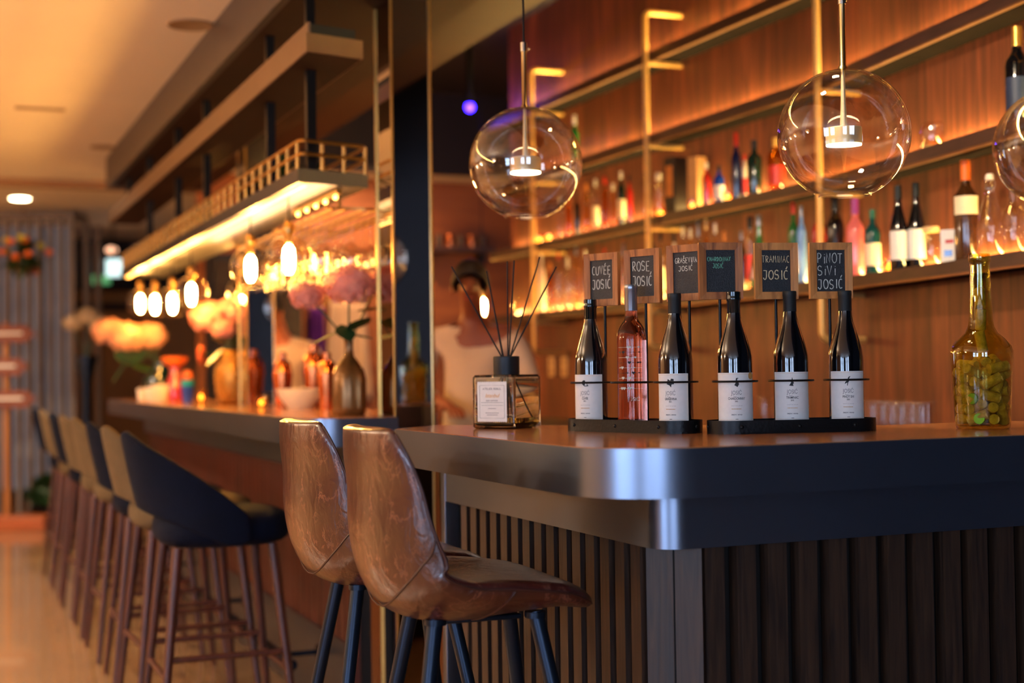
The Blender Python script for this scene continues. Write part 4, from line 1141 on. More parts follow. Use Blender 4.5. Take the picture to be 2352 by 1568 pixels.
# ================================================================ SHELVES ON THE BOARD WALL
def strip_poly(x_in, x_out, y0, y1):
    ys = [y for y in (y1, 4.36, y0) if y0 <= y <= y1]
    return [(fascia(y)+x_in, y) for y in ys]+[(fascia(y)+x_out, y) for y in ys[::-1]]
SH = [1.57, 1.95, 2.33, 2.71]
names = ['lowest', 'second', 'third', 'topmost']
for i, z in enumerate(SH):
    t = thing('wall_shelf', names[i]+' dark wall shelf on the board wall, lit from behind by a warm strip', 'shelf')
    MB().prism(strip_poly(0.0125, WD-0.002, 2.2, 7.70), z-0.040, z).obj('shelf_board', mat('near_black_shelf_stain', (22, 14, 11), .9, spec=0.08, noise=(9, .2, (1, 1, 1))), t, smooth=False)
    MB().prism(strip_poly(0, 0.012, 2.2, 7.70), z-0.040, z+0.0005).obj('front_edge', shelfwood, t, smooth=False)
    MB().prism(strip_poly(0.002, 0.022, 2.2, 7.70), z-0.0465, z-0.0402).obj('lower_lip', mat('bronze_shelf_lip', (128, 88, 58), 0.4, 0.6, noise=(20, .1, (1, 1, 1))), t, smooth=False)
    MB().prism(strip_poly(WD-0.022, WD-0.006, 2.25, 7.66), z+0.0005, z+0.010).obj('led_strip', shelf_led, t, smooth=False)
gold_paint = mat('satin_gold_metal', (226, 176, 100), 0.42, 0.35, noise=(30, .05, (1, 1, 6)))
# brass uprights with arms reaching back to the wall
for y, lab in ((6.98, 'brass tube shelf upright behind the left globe pendant'), (5.684, 'brass tube shelf upright between the two globe pendants'), (4.361, 'brass tube shelf upright whose lower end bends back above the right rack'), (3.05, 'brass tube shelf upright beyond the right picture edge')):
    x = fascia(y)-0.035; xw = fascia(y)+WD
    t = thing('shelf_upright', lab, 'shelf support', (x, y, 0))
    b = MB(); r = 0.03
    z0, z1 = 1.346, 2.885
    pts = [(xw-x-0.001, 0, z1)]+[(r-r*math.sin(a), 0, z1-r+r*math.cos(a)) for a in [PI/2*k/6 for k in range(7)]]
    pts += [(r-r*math.cos(a), 0, z0+r-r*math.sin(a)) for a in [PI/2*k/6 for k in range(7)]]+[(xw-x-0.001, 0, z0)]
    b.tube(pts, 0.0135, 12)
    b.obj('upright_tube', gold_paint, t)
    for z in SH:
        MB().box(((xw-x)/2, 0, z-0.060), (xw-x-0.002, 0.020, 0.018), bev=0.004).obj('bracket_arm', gold_paint, t)
# back counter under the shelves, with a double socket above it at its left end
t = thing('back_counter', 'low dark counter running along the foot of the board wall', 'counter')
MB().prism(strip_poly(-0.36, WD-0.003, 2.95, 7.6), 0.955, 0.985).obj('counter_slab', black_metal, t, smooth=False)
MB().prism(strip_poly(-0.34, WD-0.004, 2.97, 7.58), 0.0, 0.954).obj('cabinet_front', shelfwood, t, smooth=False)

def wall_spot(px, py, back=0.075):
    d = ray(px, py); Y = 5.0
    for _ in range(30): Y = (fascia(Y)+back)*d.y/d.x
    return Vector((fascia(Y)+back, Y))
GM = {
 'clear': thin_glass('clear_bottle_glass', (0.93, 0.88, 0.80), 1.6, 0.02),
 'amber': thin_glass('amber_bottle_glass', (0.95, 0.52, 0.14), 1.4, 0.02),
 'pale': thin_glass('pale_amber_glass', (0.98, 0.74, 0.40), 1.4, 0.02),
 'green': mat('green_bottle_glass', (30, 96, 40), 0.08, coat=1.0, noise=(3, .2, (1, 1, 1))),
 'dkgreen': mat('dark_green_bottle_glass', (12, 40, 30), 0.08, coat=1.0, noise=(3, .2, (1, 1, 1))),
 'dark': wine_dark,
 'brown': mat('brown_bottle_glass', (62, 34, 14), 0.06, coat=1.0, noise=(3, .2, (1, 1, 1))),
 'blue': mat('blue_bottle_glass', (20, 60, 150), 0.08, coat=1.0, noise=(3, .2, (1, 1, 1))),
 'skyblue': mat('pale_blue_bottle_glass', (110, 160, 220), 0.1, coat=1.0, noise=(3, .2, (1, 1, 1))),
 'navy': mat('navy_bottle_glass', (12, 22, 60), 0.08, coat=1.0, noise=(3, .2, (1, 1, 1))),
 'pink': mat('pink_bottle_glass', (226, 110, 104), 0.12, coat=1.0, noise=(3, .15, (1, 1, 1))),
 'red': mat('red_bottle_glass', (170, 30, 24), 0.1, coat=1.0, noise=(3, .2, (1, 1, 1))),
 'white': mat('white_bottle_glaze', (220, 200, 176), 0.3, noise=(3, .1, (1, 1, 1))),
 'teal': mat('teal_bottle_glass', (16, 66, 64), 0.08, coat=1.0, noise=(3, .2, (1, 1, 1))),
}
CM = {'black': matte_black, 'white': mat('white_cap', (226, 214, 196), 0.4, noise=(20, .05, (1, 1, 1))), 'red': mat('red_cap', (190, 40, 26), 0.35, noise=(20, .1, (1, 1, 1))),
 'orange': mat('orange_capsule', (224, 104, 32), 0.4, noise=(20, .08, (1, 1, 1))), 'gold': mat('gold_capsule', (206, 158, 70), 0.3, 0.8, noise=(20, .1, (1, 1, 1))), 'silver': silver_foil,
 'purple': mat('violet_capsule', (150, 50, 130), 0.35, noise=(20, .1, (1, 1, 1))), 'green': mat('green_cap', (20, 90, 70), 0.35, noise=(20, .1, (1, 1, 1))), 'cork': cork_m, 'amber': mat('amber_stopper', (200, 120, 50), 0.4, noise=(20, .1, (1, 1, 1)))}
LM = {'white': paper, 'cream': mat('cream_label', (232, 214, 176), 0.6, noise=(50, .05, (1, 1, 1))), 'red': CM['red'], 'pink': mat('pale_pink_label', (240, 190, 168), 0.6, noise=(30, .05, (1, 1, 1))), 'navy': mat('navy_label', (26, 42, 70), 0.5, noise=(30, .1, (1, 1, 1)))}
KP = {
 'bordeaux': ([(.96, 0), (1, .015), (1, .60), (.92, .655), (.62, .71), (.42, .75), (.37, .79), (.37, .985)], .80),
 'burgundy': ([(.96, 0), (1, .015), (1, .46), (.93, .53), (.70, .63), (.47, .73), (.38, .80), (.37, .985)], .84),
 'spirit': ([(.95, 0), (1, .015), (1, .62), (.93, .68), (.55, .745), (.36, .78), (.34, .93)], .86),
 'gin': ([(.95, 0), (1, .02), (1, .66), (.9, .72), (.45, .77), (.40, .80), (.40, .93)], .84),
 'flask': ([(.96, 0), (1, .03), (.98, .12), (.72, .36), (.42, .60), (.26, .76), (.24, .95)], .86),
 'jar': ([(.95, 0), (1, .02), (1, .78), (.86, .84), (.86, .93)], .86),
 'tumbler': ([(.72, 0), (.78, .02), (.96, .35), (1, .6), (.9, 1.0), (.86, 1.0), (.95, .6), (.9, .36), (.7, .2), (0, .2)], 2),
}
def shelf_bottle(px, ptop, wpx, kind, g, cap, shelf, label, lab=None, cat='bottle', back=0.075, name=None, lz=(.14, .48)):
    z0 = SH[shelf]; py = ptop+60
    p = wall_spot(px, py, back); D = p.x*math.sin(YAW)+p.y*math.cos(YAW)
    ztop = at(px, ptop, D).z; h = max(0.05, ztop-z0); r = wpx/2*D/F_PX
    nm = name or {'jar': 'glass_jar', 'tumbler': 'tumbler'}.get(kind, 'bottle')
    t = thing(nm, label, cat, (p.x, p.y, z0))
    prof, zc = KP[kind]
    P = [(0, 0.0)]+[(k*r, v*h) for k, v in prof]
    if kind != 'tumbler': P.append((0, prof[-1][1]*h))
    MB().lathe(P, 24).obj({'jar': 'jar_body', 'tumbler': 'glass_body'}.get(kind, 'bottle_body'), GM[g], t, ang=50)
    if cap and kind != 'tumbler':
        rr = prof[-1][0]*r*1.12; 
        MB().lathe([(0, zc*h), (rr, zc*h), (rr, h*.995), (rr*.9, h), (0, h)], 20).obj('lid' if kind == 'jar' else 'cap', CM[cap], t, ang=40)
    if lab:
        b = MB(); a0 = math.atan2(-p.y, -p.x); rr = r*1.012+0.0006
        if kind == 'flask': 
            lzz = (.12, .34); rr = r*0.99
            P = [[Vector((rr*(1-.0)*math.cos(a), rr*math.sin(a), lzz[0]*h)) for a in np.linspace(a0-.9, a0+.9, 12)], [Vector((rr*.74*math.cos(a), rr*.74*math.sin(a), lzz[1]*h)) for a in np.linspace(a0-.9, a0+.9, 12)]]
        else:
            P = [[Vector((rr*math.cos(a), rr*math.sin(a), q*h)) for a in np.linspace(a0-1.15, a0+1.15, 14)] for q in lz]
        b.grid(P); b.obj('paper_label', LM[lab], t, ang=180)
    return t
B = shelf_bottle
# lowest shelf, left bay
low = [(1244, 578, 17, 'spirit', 'white', 'white', 'pale pinkish bottle, first on the lowest shelf at its left end'),
 (1263, 603, 15, 'gin', 'amber', 'amber', 'short amber bottle beside the pale pinkish bottle, lowest shelf'),
 (1283, 576, 14, 'spirit', 'clear', 'red', 'clear bottle with a red cap in the left bay of the lowest shelf'),
 (1304, 590, 15, 'bordeaux', 'clear', 'white', 'clear bottle with white cap, right of the red capped one, lowest shelf'),
 (1324, 566, 14, 'spirit', 'pale', 'silver', 'pale amber bottle with silver cap in the left bay, lowest shelf'),
 (1345, 574, 14, 'spirit', 'clear', 'white', 'clear bottle behind the top left corner of the cuvée chalkboard'),
 (1367, 588, 16, 'gin', 'amber', 'white', 'amber bottle peeking above the cuvée chalkboard, lowest shelf'),
 (1389, 570, 14, 'spirit', 'white', 'red', 'white bottle with red cap above the cuvée chalkboard, lowest shelf'),
 (1411, 582, 15, 'spirit', 'pale', 'amber', 'pale amber bottle right of the cuvée chalkboard, lowest shelf'),
 (1433, 560, 14, 'bordeaux', 'clear', 'silver', 'tall clear bottle with silver cap left of the middle brass upright, lowest shelf'),
 (1449, 585, 12, 'spirit', 'amber', 'black', 'slim amber bottle touching the middle brass upright, lowest shelf')]
for px, pt, w, k, g, c, lab in low: B(px, pt, w, k, g, c, 0, lab, back=0.085, lab='cream' if w > 15 else None)
low2 = [(1484, 575, 15, 'spirit', 'amber', 'amber', 'amber bottle just right of the middle brass upright, lowest shelf', None),
 (1501, 558, 14, 'gin', 'clear', 'black', 'short bottle with black cap above the rosé chalkboard', None),
 (1518, 532, 20, 'spirit', 'clear', 'black', 'clear bottle with a wide ornate black stopper, lowest shelf', 'cream'),
 (1549, 536, 19, 'spirit', 'white', 'black', 'white bottle with a black cap above the graševina chalkboard', None),
 (1569, 520, 16, 'spirit', 'clear', 'white', 'clear bottle first of four slim ones above the graševina chalkboard', None),
 (1586, 524, 15, 'spirit', 'pale', 'white', 'pale amber slim bottle above the graševina chalkboard', None),
 (1604, 507, 16, 'bordeaux', 'clear', 'silver', 'tall clear bottle with silver cap above the graševina chalkboard', None),
 (1622, 503, 15, 'spirit', 'pale', 'cork', 'slim bottle with cork stopper between the graševina and chardonnay signs', None),
 (1643, 512, 18, 'spirit', 'clear', 'white', 'clear bottle with white cap above the left part of the chardonnay sign', 'cream'),
 (1664, 530, 16, 'gin', 'pale', 'amber', 'short pale bottle above the centre of the chardonnay sign', None),
 (1703, 530, 18, 'spirit', 'dark', 'silver', 'dark bottle with silver cap left of the red labelled one, lowest shelf', None),
 (1723, 497, 29, 'gin', 'clear', 'black', 'round shouldered bottle with red label and black cap, lowest shelf', 'red'),
 (1743, 494, 48, 'flask', 'green', 'silver', 'green cone shaped bottle with silver cap on the lowest shelf', 'pink'),
 (1822, 464, 26, 'spirit', 'green', 'red', 'green bottle with red cap left of the third brass upright', 'cream'),
 (1841, 472, 22, 'spirit', 'skyblue', 'silver', 'pale blue bottle touching the third brass upright', None),
 (1882, 462, 34, 'spirit', 'red', 'silver', 'red bottle with silver cap just right of the third brass upright', None),
 (1918, 440, 40, 'bordeaux', 'dark', 'black', 'tall dark bottle under the middle globe pendant, lowest shelf', None),
 (1964, 455, 42, 'bordeaux', 'pink', 'purple', 'pink bottle with violet capsule above the pinot sivi chalkboard', None),
 (2004, 480, 38, 'spirit', 'teal', 'green', 'dark teal bottle with cream label, right of the pink bottle', 'cream'),
 (2063, 425, 41, 'burgundy', 'dark', 'black', 'left of two matching dark wine bottles with white labels, lowest shelf', 'white'),
 (2104, 418, 41, 'burgundy', 'dark', 'black', 'right of two matching dark wine bottles with white labels, lowest shelf', 'white'),
 (2139, 520, 38, 'jar', 'clear', 'cork', 'clear jar glowing between the twin wine bottles and the picture card', None),
 (2218, 367, 55, 'bordeaux', 'brown', 'orange', 'brown wine bottle with bright orange capsule and cream label', 'cream')]
for px, pt, w, k, g, c, lab, lb in low2:
    B(px, pt, w, k, g, c, 0, lab, lab=lb, back={2104: .095, 1743: .05, 1723: .105, 1501: .1, 2063: .045}.get(px, .075), lz=(.46, .64) if px == 2218 else (.12, .46) if px in (2063, 2104) else (.14, .48))
# clear swing-top and carafes at the right end
p = wall_spot(2275, 500); 
t = thing('swing_top_bottle', 'clear swing top bottle with white stopper and wire, right of the orange capsule', 'bottle', (p.x, p.y, SH[0]))
MB().lathe([(0, 0), (.038, 0), (.040, .004), (.040, .10), (.036, .125), (.022, .175), (.015, .205), (.014, .232), (.017, .234), (.017, .240), (0, .240)], 28).obj('bottle_body', GM['clear'], t, ang=60)
MB().lathe([(0, .241), (.013, .241), (.014, .252), (.010, .260), (0, .261)], 20).obj('porcelain_stopper', CM['white'], t, ang=50)
b = MB()
for s in (-1, 1): b.tube([(0.0, s*.0155, .205), (0.004, s*.020, .225), (0.0, s*.016, .252), (0, s*.010, .256)], .0013, 6)
b.tube([(.0, -.0165, .215), (-.0165, 0, .215), (0, .0165, .215), (.0165, 0, .215)], .0013, 6, closed=True)
b.obj('wire_bail', nickel, t)
B(2327, 428, 50, 'bordeaux', 'clear', None, 0, 'wide clear carafe right of the swing top bottle', name='carafe', cat='carafe')
B(2366, 440, 44, 'bordeaux', 'clear', None, 0, 'clear carafe cut off by the right picture edge', name='carafe', cat='carafe')
# tea light behind the teal bottle and picture card
p = wall_spot(2181, 560, 0.06)
t = thing('picture_card', 'small pale card with a red and blue drawing leaning by the wine bottle', 'card', (p.x, p.y, SH[0]), math.radians(-50))
MB().box((0, 0, .055), (.055, .0025, .110)).obj('card_sheet', LM['white'], t, smooth=False)
b = MB(); b.box((0, -.0016, .072), (.026, .0005, .012)); b.obj('red_drawing', CM['red'], t, smooth=False)
b = MB(); b.box((-.004, -.0016, .034), (.026, .0005, .020), rz=0); b.obj('blue_drawing', GM['blue'], t, smooth=False)
def tealight(px, py, shelf, label, w=24, back=.07):
    p = wall_spot(px, py, back); D = p.x*math.sin(YAW)+p.y*math.cos(YAW); r = w/2*D/F_PX
    t = thing('tea_light', label, 'candle', (p.x, p.y, SH[shelf]))
    MB().lathe([(0, 0), (r*.8, 0), (r*.95, .02), (r, .05), (r*.96, .05), (r*.9, .02), (r*.75, .006), (0, .006)], 20).obj('glass_cup', GM['pale'], t, ang=60)
    MB().lathe([(0, .007), (r*.45, .007), (r*.5, .020), (r*.3, .030), (0, .042)], 12).obj('flame_glow', bulb_m if False else led_soft, t)
for px, py, s, lab in ((2042, 600, 0, 'tea light glowing between the teal bottle and the twin wine bottles'),
    (1237, 535, 1, 'orange tea light first at the left end of the second shelf'), (1259, 528, 1, 'orange tea light second from the left end of the second shelf'),
    (1590, 470, 1, 'tea light glowing right of the tall black box on the second shelf'), (1515, 480, 1, 'tea light behind the clear jug on the second shelf'),
    (1672, 455, 1, 'tea light between the blue bottle and the dark bottle, second shelf')):
    tealight(px, py, s, lab)
# second shelf
mid = [(1287, 452, 15, 'spirit', 'clear', 'white', 'clear bottle left end of second shelf after the orange tea lights', None),
 (1306, 448, 15, 'spirit', 'amber', 'amber', 'amber bottle beside the left globe pendant, second shelf', None),
 (1326, 438, 15, 'spirit', 'dark', 'black', 'dark bottle at the right rim of the left globe, second shelf', None),
 (1347, 420, 17, 'gin', 'pale', 'amber', 'pale amber bottle right of the left globe, second shelf', None),
 (1368, 410, 17, 'spirit', 'clear', 'white', 'clear bottle with white cap midway in the left bay, second shelf', 'cream'),
 (1389, 404, 17, 'spirit', 'amber', 'red', 'amber bottle with red cap in the left bay, second shelf', None),
 (1408, 420, 14, 'gin', 'pale', 'white', 'small pale bottle left of the green one, second shelf', None),
 (1427, 392, 19, 'spirit', 'dkgreen', 'white', 'dark green bottle with cream label left of the middle upright', 'cream'),
 (1446, 402, 15, 'spirit', 'red', 'black', 'dark red bottle against the middle brass upright, second shelf', None),
 (1482, 375, 16, 'spirit', 'clear', 'amber', 'tall clear bottle with amber stopper right of the middle upright', None),
 (1513, 396, 32, 'gin', 'clear', 'white', 'wide clear jug like bottle glowing yellow, second shelf', None),
 (1623, 372, 20, 'spirit', 'red', 'white', 'red bottle with a cream cap on the second shelf', None),
 (1652, 378, 26, 'spirit', 'blue', 'black', 'blue bottle with a white label corner on the second shelf', 'white'),
 (1691, 303, 24, 'bordeaux', 'navy', 'red', 'tallest dark bottle with a pinkish foil top, second shelf', None),
 (1711, 352, 15, 'spirit', 'white', 'red', 'narrow white bottle with red cap between two dark bottles', 'red'),
 (1733, 320, 34, 'gin', 'dkgreen', 'black', 'broad dark green bottle with short neck on the second shelf', None),
 (1783, 315, 40, 'gin', 'amber', 'gold', 'amber and red decanter left of the middle globe pendant', 'red'),
 (2336, 57, 56, 'bordeaux', 'dark', 'gold', 'dark wine bottle with gold capsule high at the right edge', 'navy')]
for px, pt, w, k, g, c, lab, lb in mid: B(px, pt, w, k, g, c, 1, lab, lab=lb, back=0.075 if px != 1711 else .1)
B(2142, 280, 56, 'tumbler', 'clear', None, 1, 'lone clear tumbler shining on the second shelf right of the middle globe', cat='glass')
B(1320, 262, 20, 'bordeaux', 'green', 'white', 2, 'green bottle with white top standing alone on the third shelf')
p = wall_spot(1552, 430)
t = thing('gift_box', 'tall narrow black gift box standing on the second shelf', 'box', (p.x, p.y, SH[1]), .2)
MB().box((0, 0, .13), (.075, .075, .258), bev=.002).obj('box_body', mat('black_card_box', (30, 22, 20), .5, noise=(20, .2, (1, 1, 1))), t, smooth=False)
MB().box((-.0378, 0, .15), (.0008, .045, .14)).obj('gold_print', CM['amber'], t, smooth=False)
p = wall_spot(1602, 430, .10)
t = thing('gift_box', 'pale cardboard box glowing behind the tea light, second shelf', 'box', (p.x, p.y, SH[1]), .2)
MB().box((0, 0, .12), (.06, .06, .24), bev=.002).obj('box_body', mat('kraft_card', (190, 140, 84), .7, noise=(20, .1, (1, 1, 1))), t, smooth=False)
# wall sockets
for k, px in enumerate((1268, 1297)):
    p = wall_spot(px, 842, WD-0.006)
    D = p.x*math.sin(YAW)+p.y*math.cos(YAW); z = at(px, 842, D).z
    t = thing('wall_socket', ['left', 'right'][k]+' of two cream wall sockets low on the board wall', 'socket', (p.x, p.y, z))
    MB().box((0, 0, 0), (.012, .075, .11), bev=.004).obj('cover_plate', mat('cream_plastic', (214, 170, 116), .4, noise=(20, .05, (1, 1, 1))), t)
    for s in (-1, 1):
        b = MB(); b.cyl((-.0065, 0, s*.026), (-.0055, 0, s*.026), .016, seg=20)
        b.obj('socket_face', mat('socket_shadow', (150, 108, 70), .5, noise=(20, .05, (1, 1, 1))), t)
# upturned tumblers on the back counter
tm = None; kk = 0
for (x0, x1, n, bk) in ((2012, 2130, 6, -.12), (2005, 2118, 6, -.2), (1690, 1790, 4, -.15)):
    for i in range(n):
        px = x0+(x1-x0)*i/(n-1); p = wall_spot(px, 950, bk)
        if tm is None:
            tm = MB().lathe([(0.026, .0), (0.0275, 0), (.030, .14), (.028, .15), (0, .151)], 22).obj('tumbler', clear_far, ang=50); o = tm
        else:
            o = tm.copy(); COL.objects.link(o)
        o.location = (p.x, p.y, .9855)
        if x0 == 1690: tag(o, 'upturned clear tumbler on the back counter behind the right wine rack', 'glass', 'tumblers behind the wine rack')
        else: tag(o, 'upturned clear tumbler on the back counter, right of the pinot sivi bottle', 'glass', 'tumblers right of the wine rack')

# ================================================================ FLOWERS AND SMALL THINGS ON THE LONG BAR
def bar_point(px, py):
    p = on_z(px, py, CT); return p
def hydrangea(b, c, r, n=330, seed=1):
    rnd = random.Random(seed); c = Vector(c)
    for i in range(n):
        zz = 1-2*(i+.5)/n; a = i*2.39996; rr = math.sqrt(1-zz*zz)
        nrm = Vector((rr*math.cos(a), rr*math.sin(a), zz)); 
        if zz < -0.85: continue
        p = c+Vector((nrm.x, nrm.y, nrm.z*0.82))*r*rnd.uniform(.86, 1.03)
        n2 = (nrm+Vector((rnd.uniform(-.4, .4), rnd.uniform(-.4, .4), rnd.uniform(-.4, .4)))).normalized()
        u = n2.orthogonal().normalized(); v = n2.cross(u); s = r*0.125
        a0 = rnd.uniform(0, PI)
        ctr = b.bm.verts.new(p-n2*s*.15)
        for k in range(4):
            aa = a0+k*PI/2; d1 = u*math.cos(aa)+v*math.sin(aa); d2 = u*math.cos(aa+.6)+v*math.sin(aa+.6); d0 = u*math.cos(aa-.6)+v*math.sin(aa-.6)
            q = [b.bm.verts.new(p+d0*s*.75+n2*s*.05), b.bm.verts.new(p+d1*s*1.15+n2*s*.12), b.bm.verts.new(p+d2*s*.75+n2*s*.05)]
            b.bm.faces.new((ctr, q[0], q[1], q[2]))
    b.sphere(c, r*.72, (1, 1, .82), 14, 10)
def leaf(b, p, d, w, droop=.3):
    p, d = Vector(p), Vector(d); s = d.cross(Vector((0, 0, 1))).normalized(); n = 7; L_, R_ = [], []
    mid = []
    for i in range(n+1):
        f = i/n; ww = w*math.sin(PI*min(1, f*.96+.02))**.8/2
        c = p+d*f+Vector((0, 0, -droop*d.length*f*f)); mid.append(b.bm.verts.new(c+Vector((0, 0, -.12*ww))))
        L_.append(b.bm.verts.new(c+s*ww)); R_.append(b.bm.verts.new(c-s*ww))
    for i in range(n):
        b.bm.faces.new((L_[i], L_[i+1], mid[i+1], mid[i])); b.bm.faces.new((mid[i], mid[i+1], R_[i+1], R_[i]))
def vase(loc, prof, vm, label, heads, leaves, pm, neck_z, buds=()):
    """heads: (px, py, radius) at the vase's own depth"""
    D = loc.x*math.sin(YAW)+loc.y*math.cos(YAW)
    t = thing('flower_vase', label, 'vase', (loc.x, loc.y, CT), 0, 'flower vases on the long bar')
    MB().lathe(prof, 36).obj('vase_body', vm, t, ang=60)
    st_ = MB(); O = Vector((loc.x, loc.y, CT))
    for i, (px, py, r, dd) in enumerate(heads):
        c = at(px, py, D+dd)-O
        h = MB(); hydrangea(h, c, r, seed=i+1); h.obj('blossom', pm, t, smooth=False, normals=False)
        st_.tube([(0, 0, neck_z*.5), (c.x*.1, c.y*.1, neck_z), (c.x*.6, c.y*.6, neck_z+(c.z-neck_z)*.6), c], .0035, 6)
    st_.obj('stems', leaf_m, t)
    lf = MB()
    for (px, py, qx, qy, w, dd) in leaves:
        a = at(px, py, D+dd)-O; e = at(qx, qy, D+dd-.03)-O
        leaf(lf, a, (e-a)*1.15, w*1.7, .08)
    lf.obj('leaves', leaf_m, t, smooth=False, normals=False)
    return t
brown_vase = mat('brown_gold_glazed_vase', (122, 84, 42), .25, .5, noise=(9, .5, (1, 1, .4)))
dark_vase = mat('bottle_green_glass_vase', (10, 34, 30), .06, coat=1.0, noise=(6, .4, (1, 1, 1)))
v1 = bar_point(803, 953)
vase(v1, [(0, .002), (.050, 0), (.057, .006), (.060, .03), (.060, .125), (.053, .155), (.034, .185), (.018, .205), (.015, .225), (.015, .262), (.019, .272), (.016, .272), (.012, .262), (.012, .2), (0, .19)], brown_vase,
     'brown gold bottle vase with pink hydrangeas, nearest the mirrored column', [(705, 680, .062, .0), (802, 655, .088, .02), (872, 650, .055, .12)],
     [(790, 755, 722, 782, .055, 0), (800, 760, 842, 728, .07, -.03), (795, 765, 850, 772, .05, .0), (820, 715, 885, 700, .06, .05), (785, 745, 800, 775, .05, -.05)], petal_m, .27)
v2 = bar_point(531, 928)
prof = [(0, .002), (.050, 0), (.058, .01), (.070, .06), (.076, .13), (.074, .20), (.062, .25), (.055, .275), (.050, .275), (.058, .245), (.07, .2), (0, .02)]
vt = vase(v2, prof, gold_vase, 'dimpled gold vase with pink hydrangeas in the middle of the long bar', [(480, 728, .10, .0), (530, 715, .085, .05), (512, 755, .06, -.05)],
     [(512, 800, 480, 830, .09, 0), (520, 790, 490, 770, .09, .02), (540, 800, 565, 760, .08, .0), (515, 800, 498, 858, .06, .03)], petal_m, .28)
# dimples of the gold vase
b = MB()
for j in range(9):
    z = .03+.026*j; r = float(np.interp(z, [0, .01, .06, .13, .2, .25, .275], [.05, .058, .07, .076, .074, .062, .055]))
    for i in range(16):
        a = 2*PI*(i+.5*(j % 2))/16; b.sphere((r*math.cos(a), r*math.sin(a), z), .0095, (1, 1, 1.2), 8, 6)
b.obj('raised_dimples', gold_vase, vt)
for px, py, r in ((462, 815, .045),):
    D = v2.x*math.sin(YAW)+v2.y*math.cos(YAW); c = at(px, py, D-.05)-Vector((v2.x, v2.y, CT))
    b = MB(); 
    for k in range(3):
        for i in range(7):
            a = 2*PI*i/7+k*.4; rr = r*(1-.25*k)
            b.sphere(c+Vector((.3*rr*math.cos(a), .55*rr*math.cos(a), .55*rr*math.sin(a))), rr*.55, (.5, 1, 1), 10, 7)
    b.obj('orange_bloom', mat('orange_petal', (224, 100, 48), .6, noise=(14, .25, (1, 1, 1))), vt)
    b = MB(); b.tube([(0, -.02, .2), (c.x*.5, c.y*.5, .26), c], .003, 6); b.obj('bloom_stem', leaf_m, vt)
v3 = bar_point(303, 914)
v3 = Vector((min(v3.x, 1.5), min(v3.y, 9.2), CT))
v3 = Vector((1.36, 9.05, CT))
vase(v3, [(0, .002), (.06, 0), (.10, .02), (.125, .07), (.12, .12), (.085, .17), (.055, .20), (.05, .24), (.058, .255), (.05, .255), (.045, .24), (0, .1)], dark_vase,
     'round dark green glass vase with peach hydrangeas at the far end of the bar', [(252, 762, .11, .1), (293, 775, .115, -.05), (343, 772, .105, .05)],
     [(290, 830, 262, 870, .12, 0), (310, 835, 345, 850, .12, 0), (300, 840, 300, 790, .12, 0)], petal_peach, .25)
def small(px, py, name, label, cat, parts):
    p = bar_point(px, py); p.y = min(p.y, 9.5); p.x = min(max(p.x, 1.2), 1.7)
    t = thing(name, label, cat, (p.x, p.y, CT))
    for nm, prof, m_ in parts: MB().lathe(prof, 24).obj(nm, m_, t, ang=50)
    return t
cupp = lambda r, h: [(0, .002), (r*.7, 0), (r*.8, .004), (r, h), (r*.92, h), (r*.72, .01), (0, .01)]
small(304, 921, 'cup', 'left of two small white cups by the green vase', 'cup', [('cup_body', cupp(.028, .075), CM['white'])])
small(325, 923, 'cup', 'right of two small white cups by the green vase', 'cup', [('cup_body', cupp(.034, .085), CM['white'])])
small(349, 925, 'candle_holder', 'cream candle holder on the long bar beside the two white cups', 'candle', [('holder', cupp(.05, .10), LM['cream']), ('candle_wax', [(0, .012), (.036, .012), (.036, .07), (0, .07)], CM['white'])])
small(402, 921, 'water_carafe', 'red bellied carafe with an orange top behind the candle holder', 'carafe', [('carafe_body', [(0, .002), (.055, 0), (.06, .02), (.05, .10), (.03, .16), (.03, .2), (0, .2)], GM['red']), ('carafe_top', [(0, .2), (.03, .2), (.075, .235), (.078, .26), (0, .262)], CM['orange'])])
small(431, 928, 'cocktail_glass', 'turquoise and blue cocktail glass with an orange slice', 'glass', [('drink', [(0, .004), (.026, .004), (.032, .06), (.034, .095), (0, .095)], GM['blue']), ('turquoise_layer', [(0, .096), (.034, .096), (.036, .125), (0, .125)], mat('turquoise_drink', (20, 160, 160), .15, coat=1, noise=(5, .1, (1, 1, 1)))), ('orange_slice', [(0, .126), (.025, .128), (.03, .15), (.02, .172), (0, .175)], CM['orange'])])
small(462, 925, 'tea_light', 'small tea light glass between the cocktail and the gold vase', 'candle', [('glass_cup', cupp(.03, .07), GM['pale']), ('flame_glow', [(0, .02), (.012, .02), (.008, .045), (0, .05)], led_soft)])
small(600, 935, 'tea_light', 'small tea light glass right of the gold vase', 'candle', [('glass_cup', cupp(.03, .05), GM['pale']), ('flame_glow', [(0, .012), (.012, .014), (.008, .03), (0, .034)], led_soft)])

# potted plants standing on the hanging shelf
def shelf_plant(x, y, s, label):
    t = thing('potted_plant', label, 'plant', (x, y, 1.913), 0, 'plants on the hanging shelf')
    MB().lathe([(0, 0), (.04*s, 0), (.05*s, .075*s), (.045*s, .08*s), (0, .07*s)], 20).obj('pot', beam_m, t)
    b = MB(); rnd = random.Random(int(y*10))
    for i in range(70):
        a = rnd.uniform(0, 2*PI); e = rnd.uniform(.1, 1.45); l = rnd.uniform(.06, .14)*s
        d = Vector((math.cos(a)*math.cos(e), math.sin(a)*math.cos(e), math.sin(e)))*l
        leaf(b, Vector((0, 0, .07*s))+d*.45, d, .028*s, .5)
    b.obj('foliage', leaf_m, t, smooth=False, normals=False)
shelf_plant(1.275, 5.42, 1.0, 'bushy green plant in a pot on the hanging shelf, nearest one')
shelf_plant(1.27, 7.10, 1.0, 'green potted plant midway along the hanging shelf')
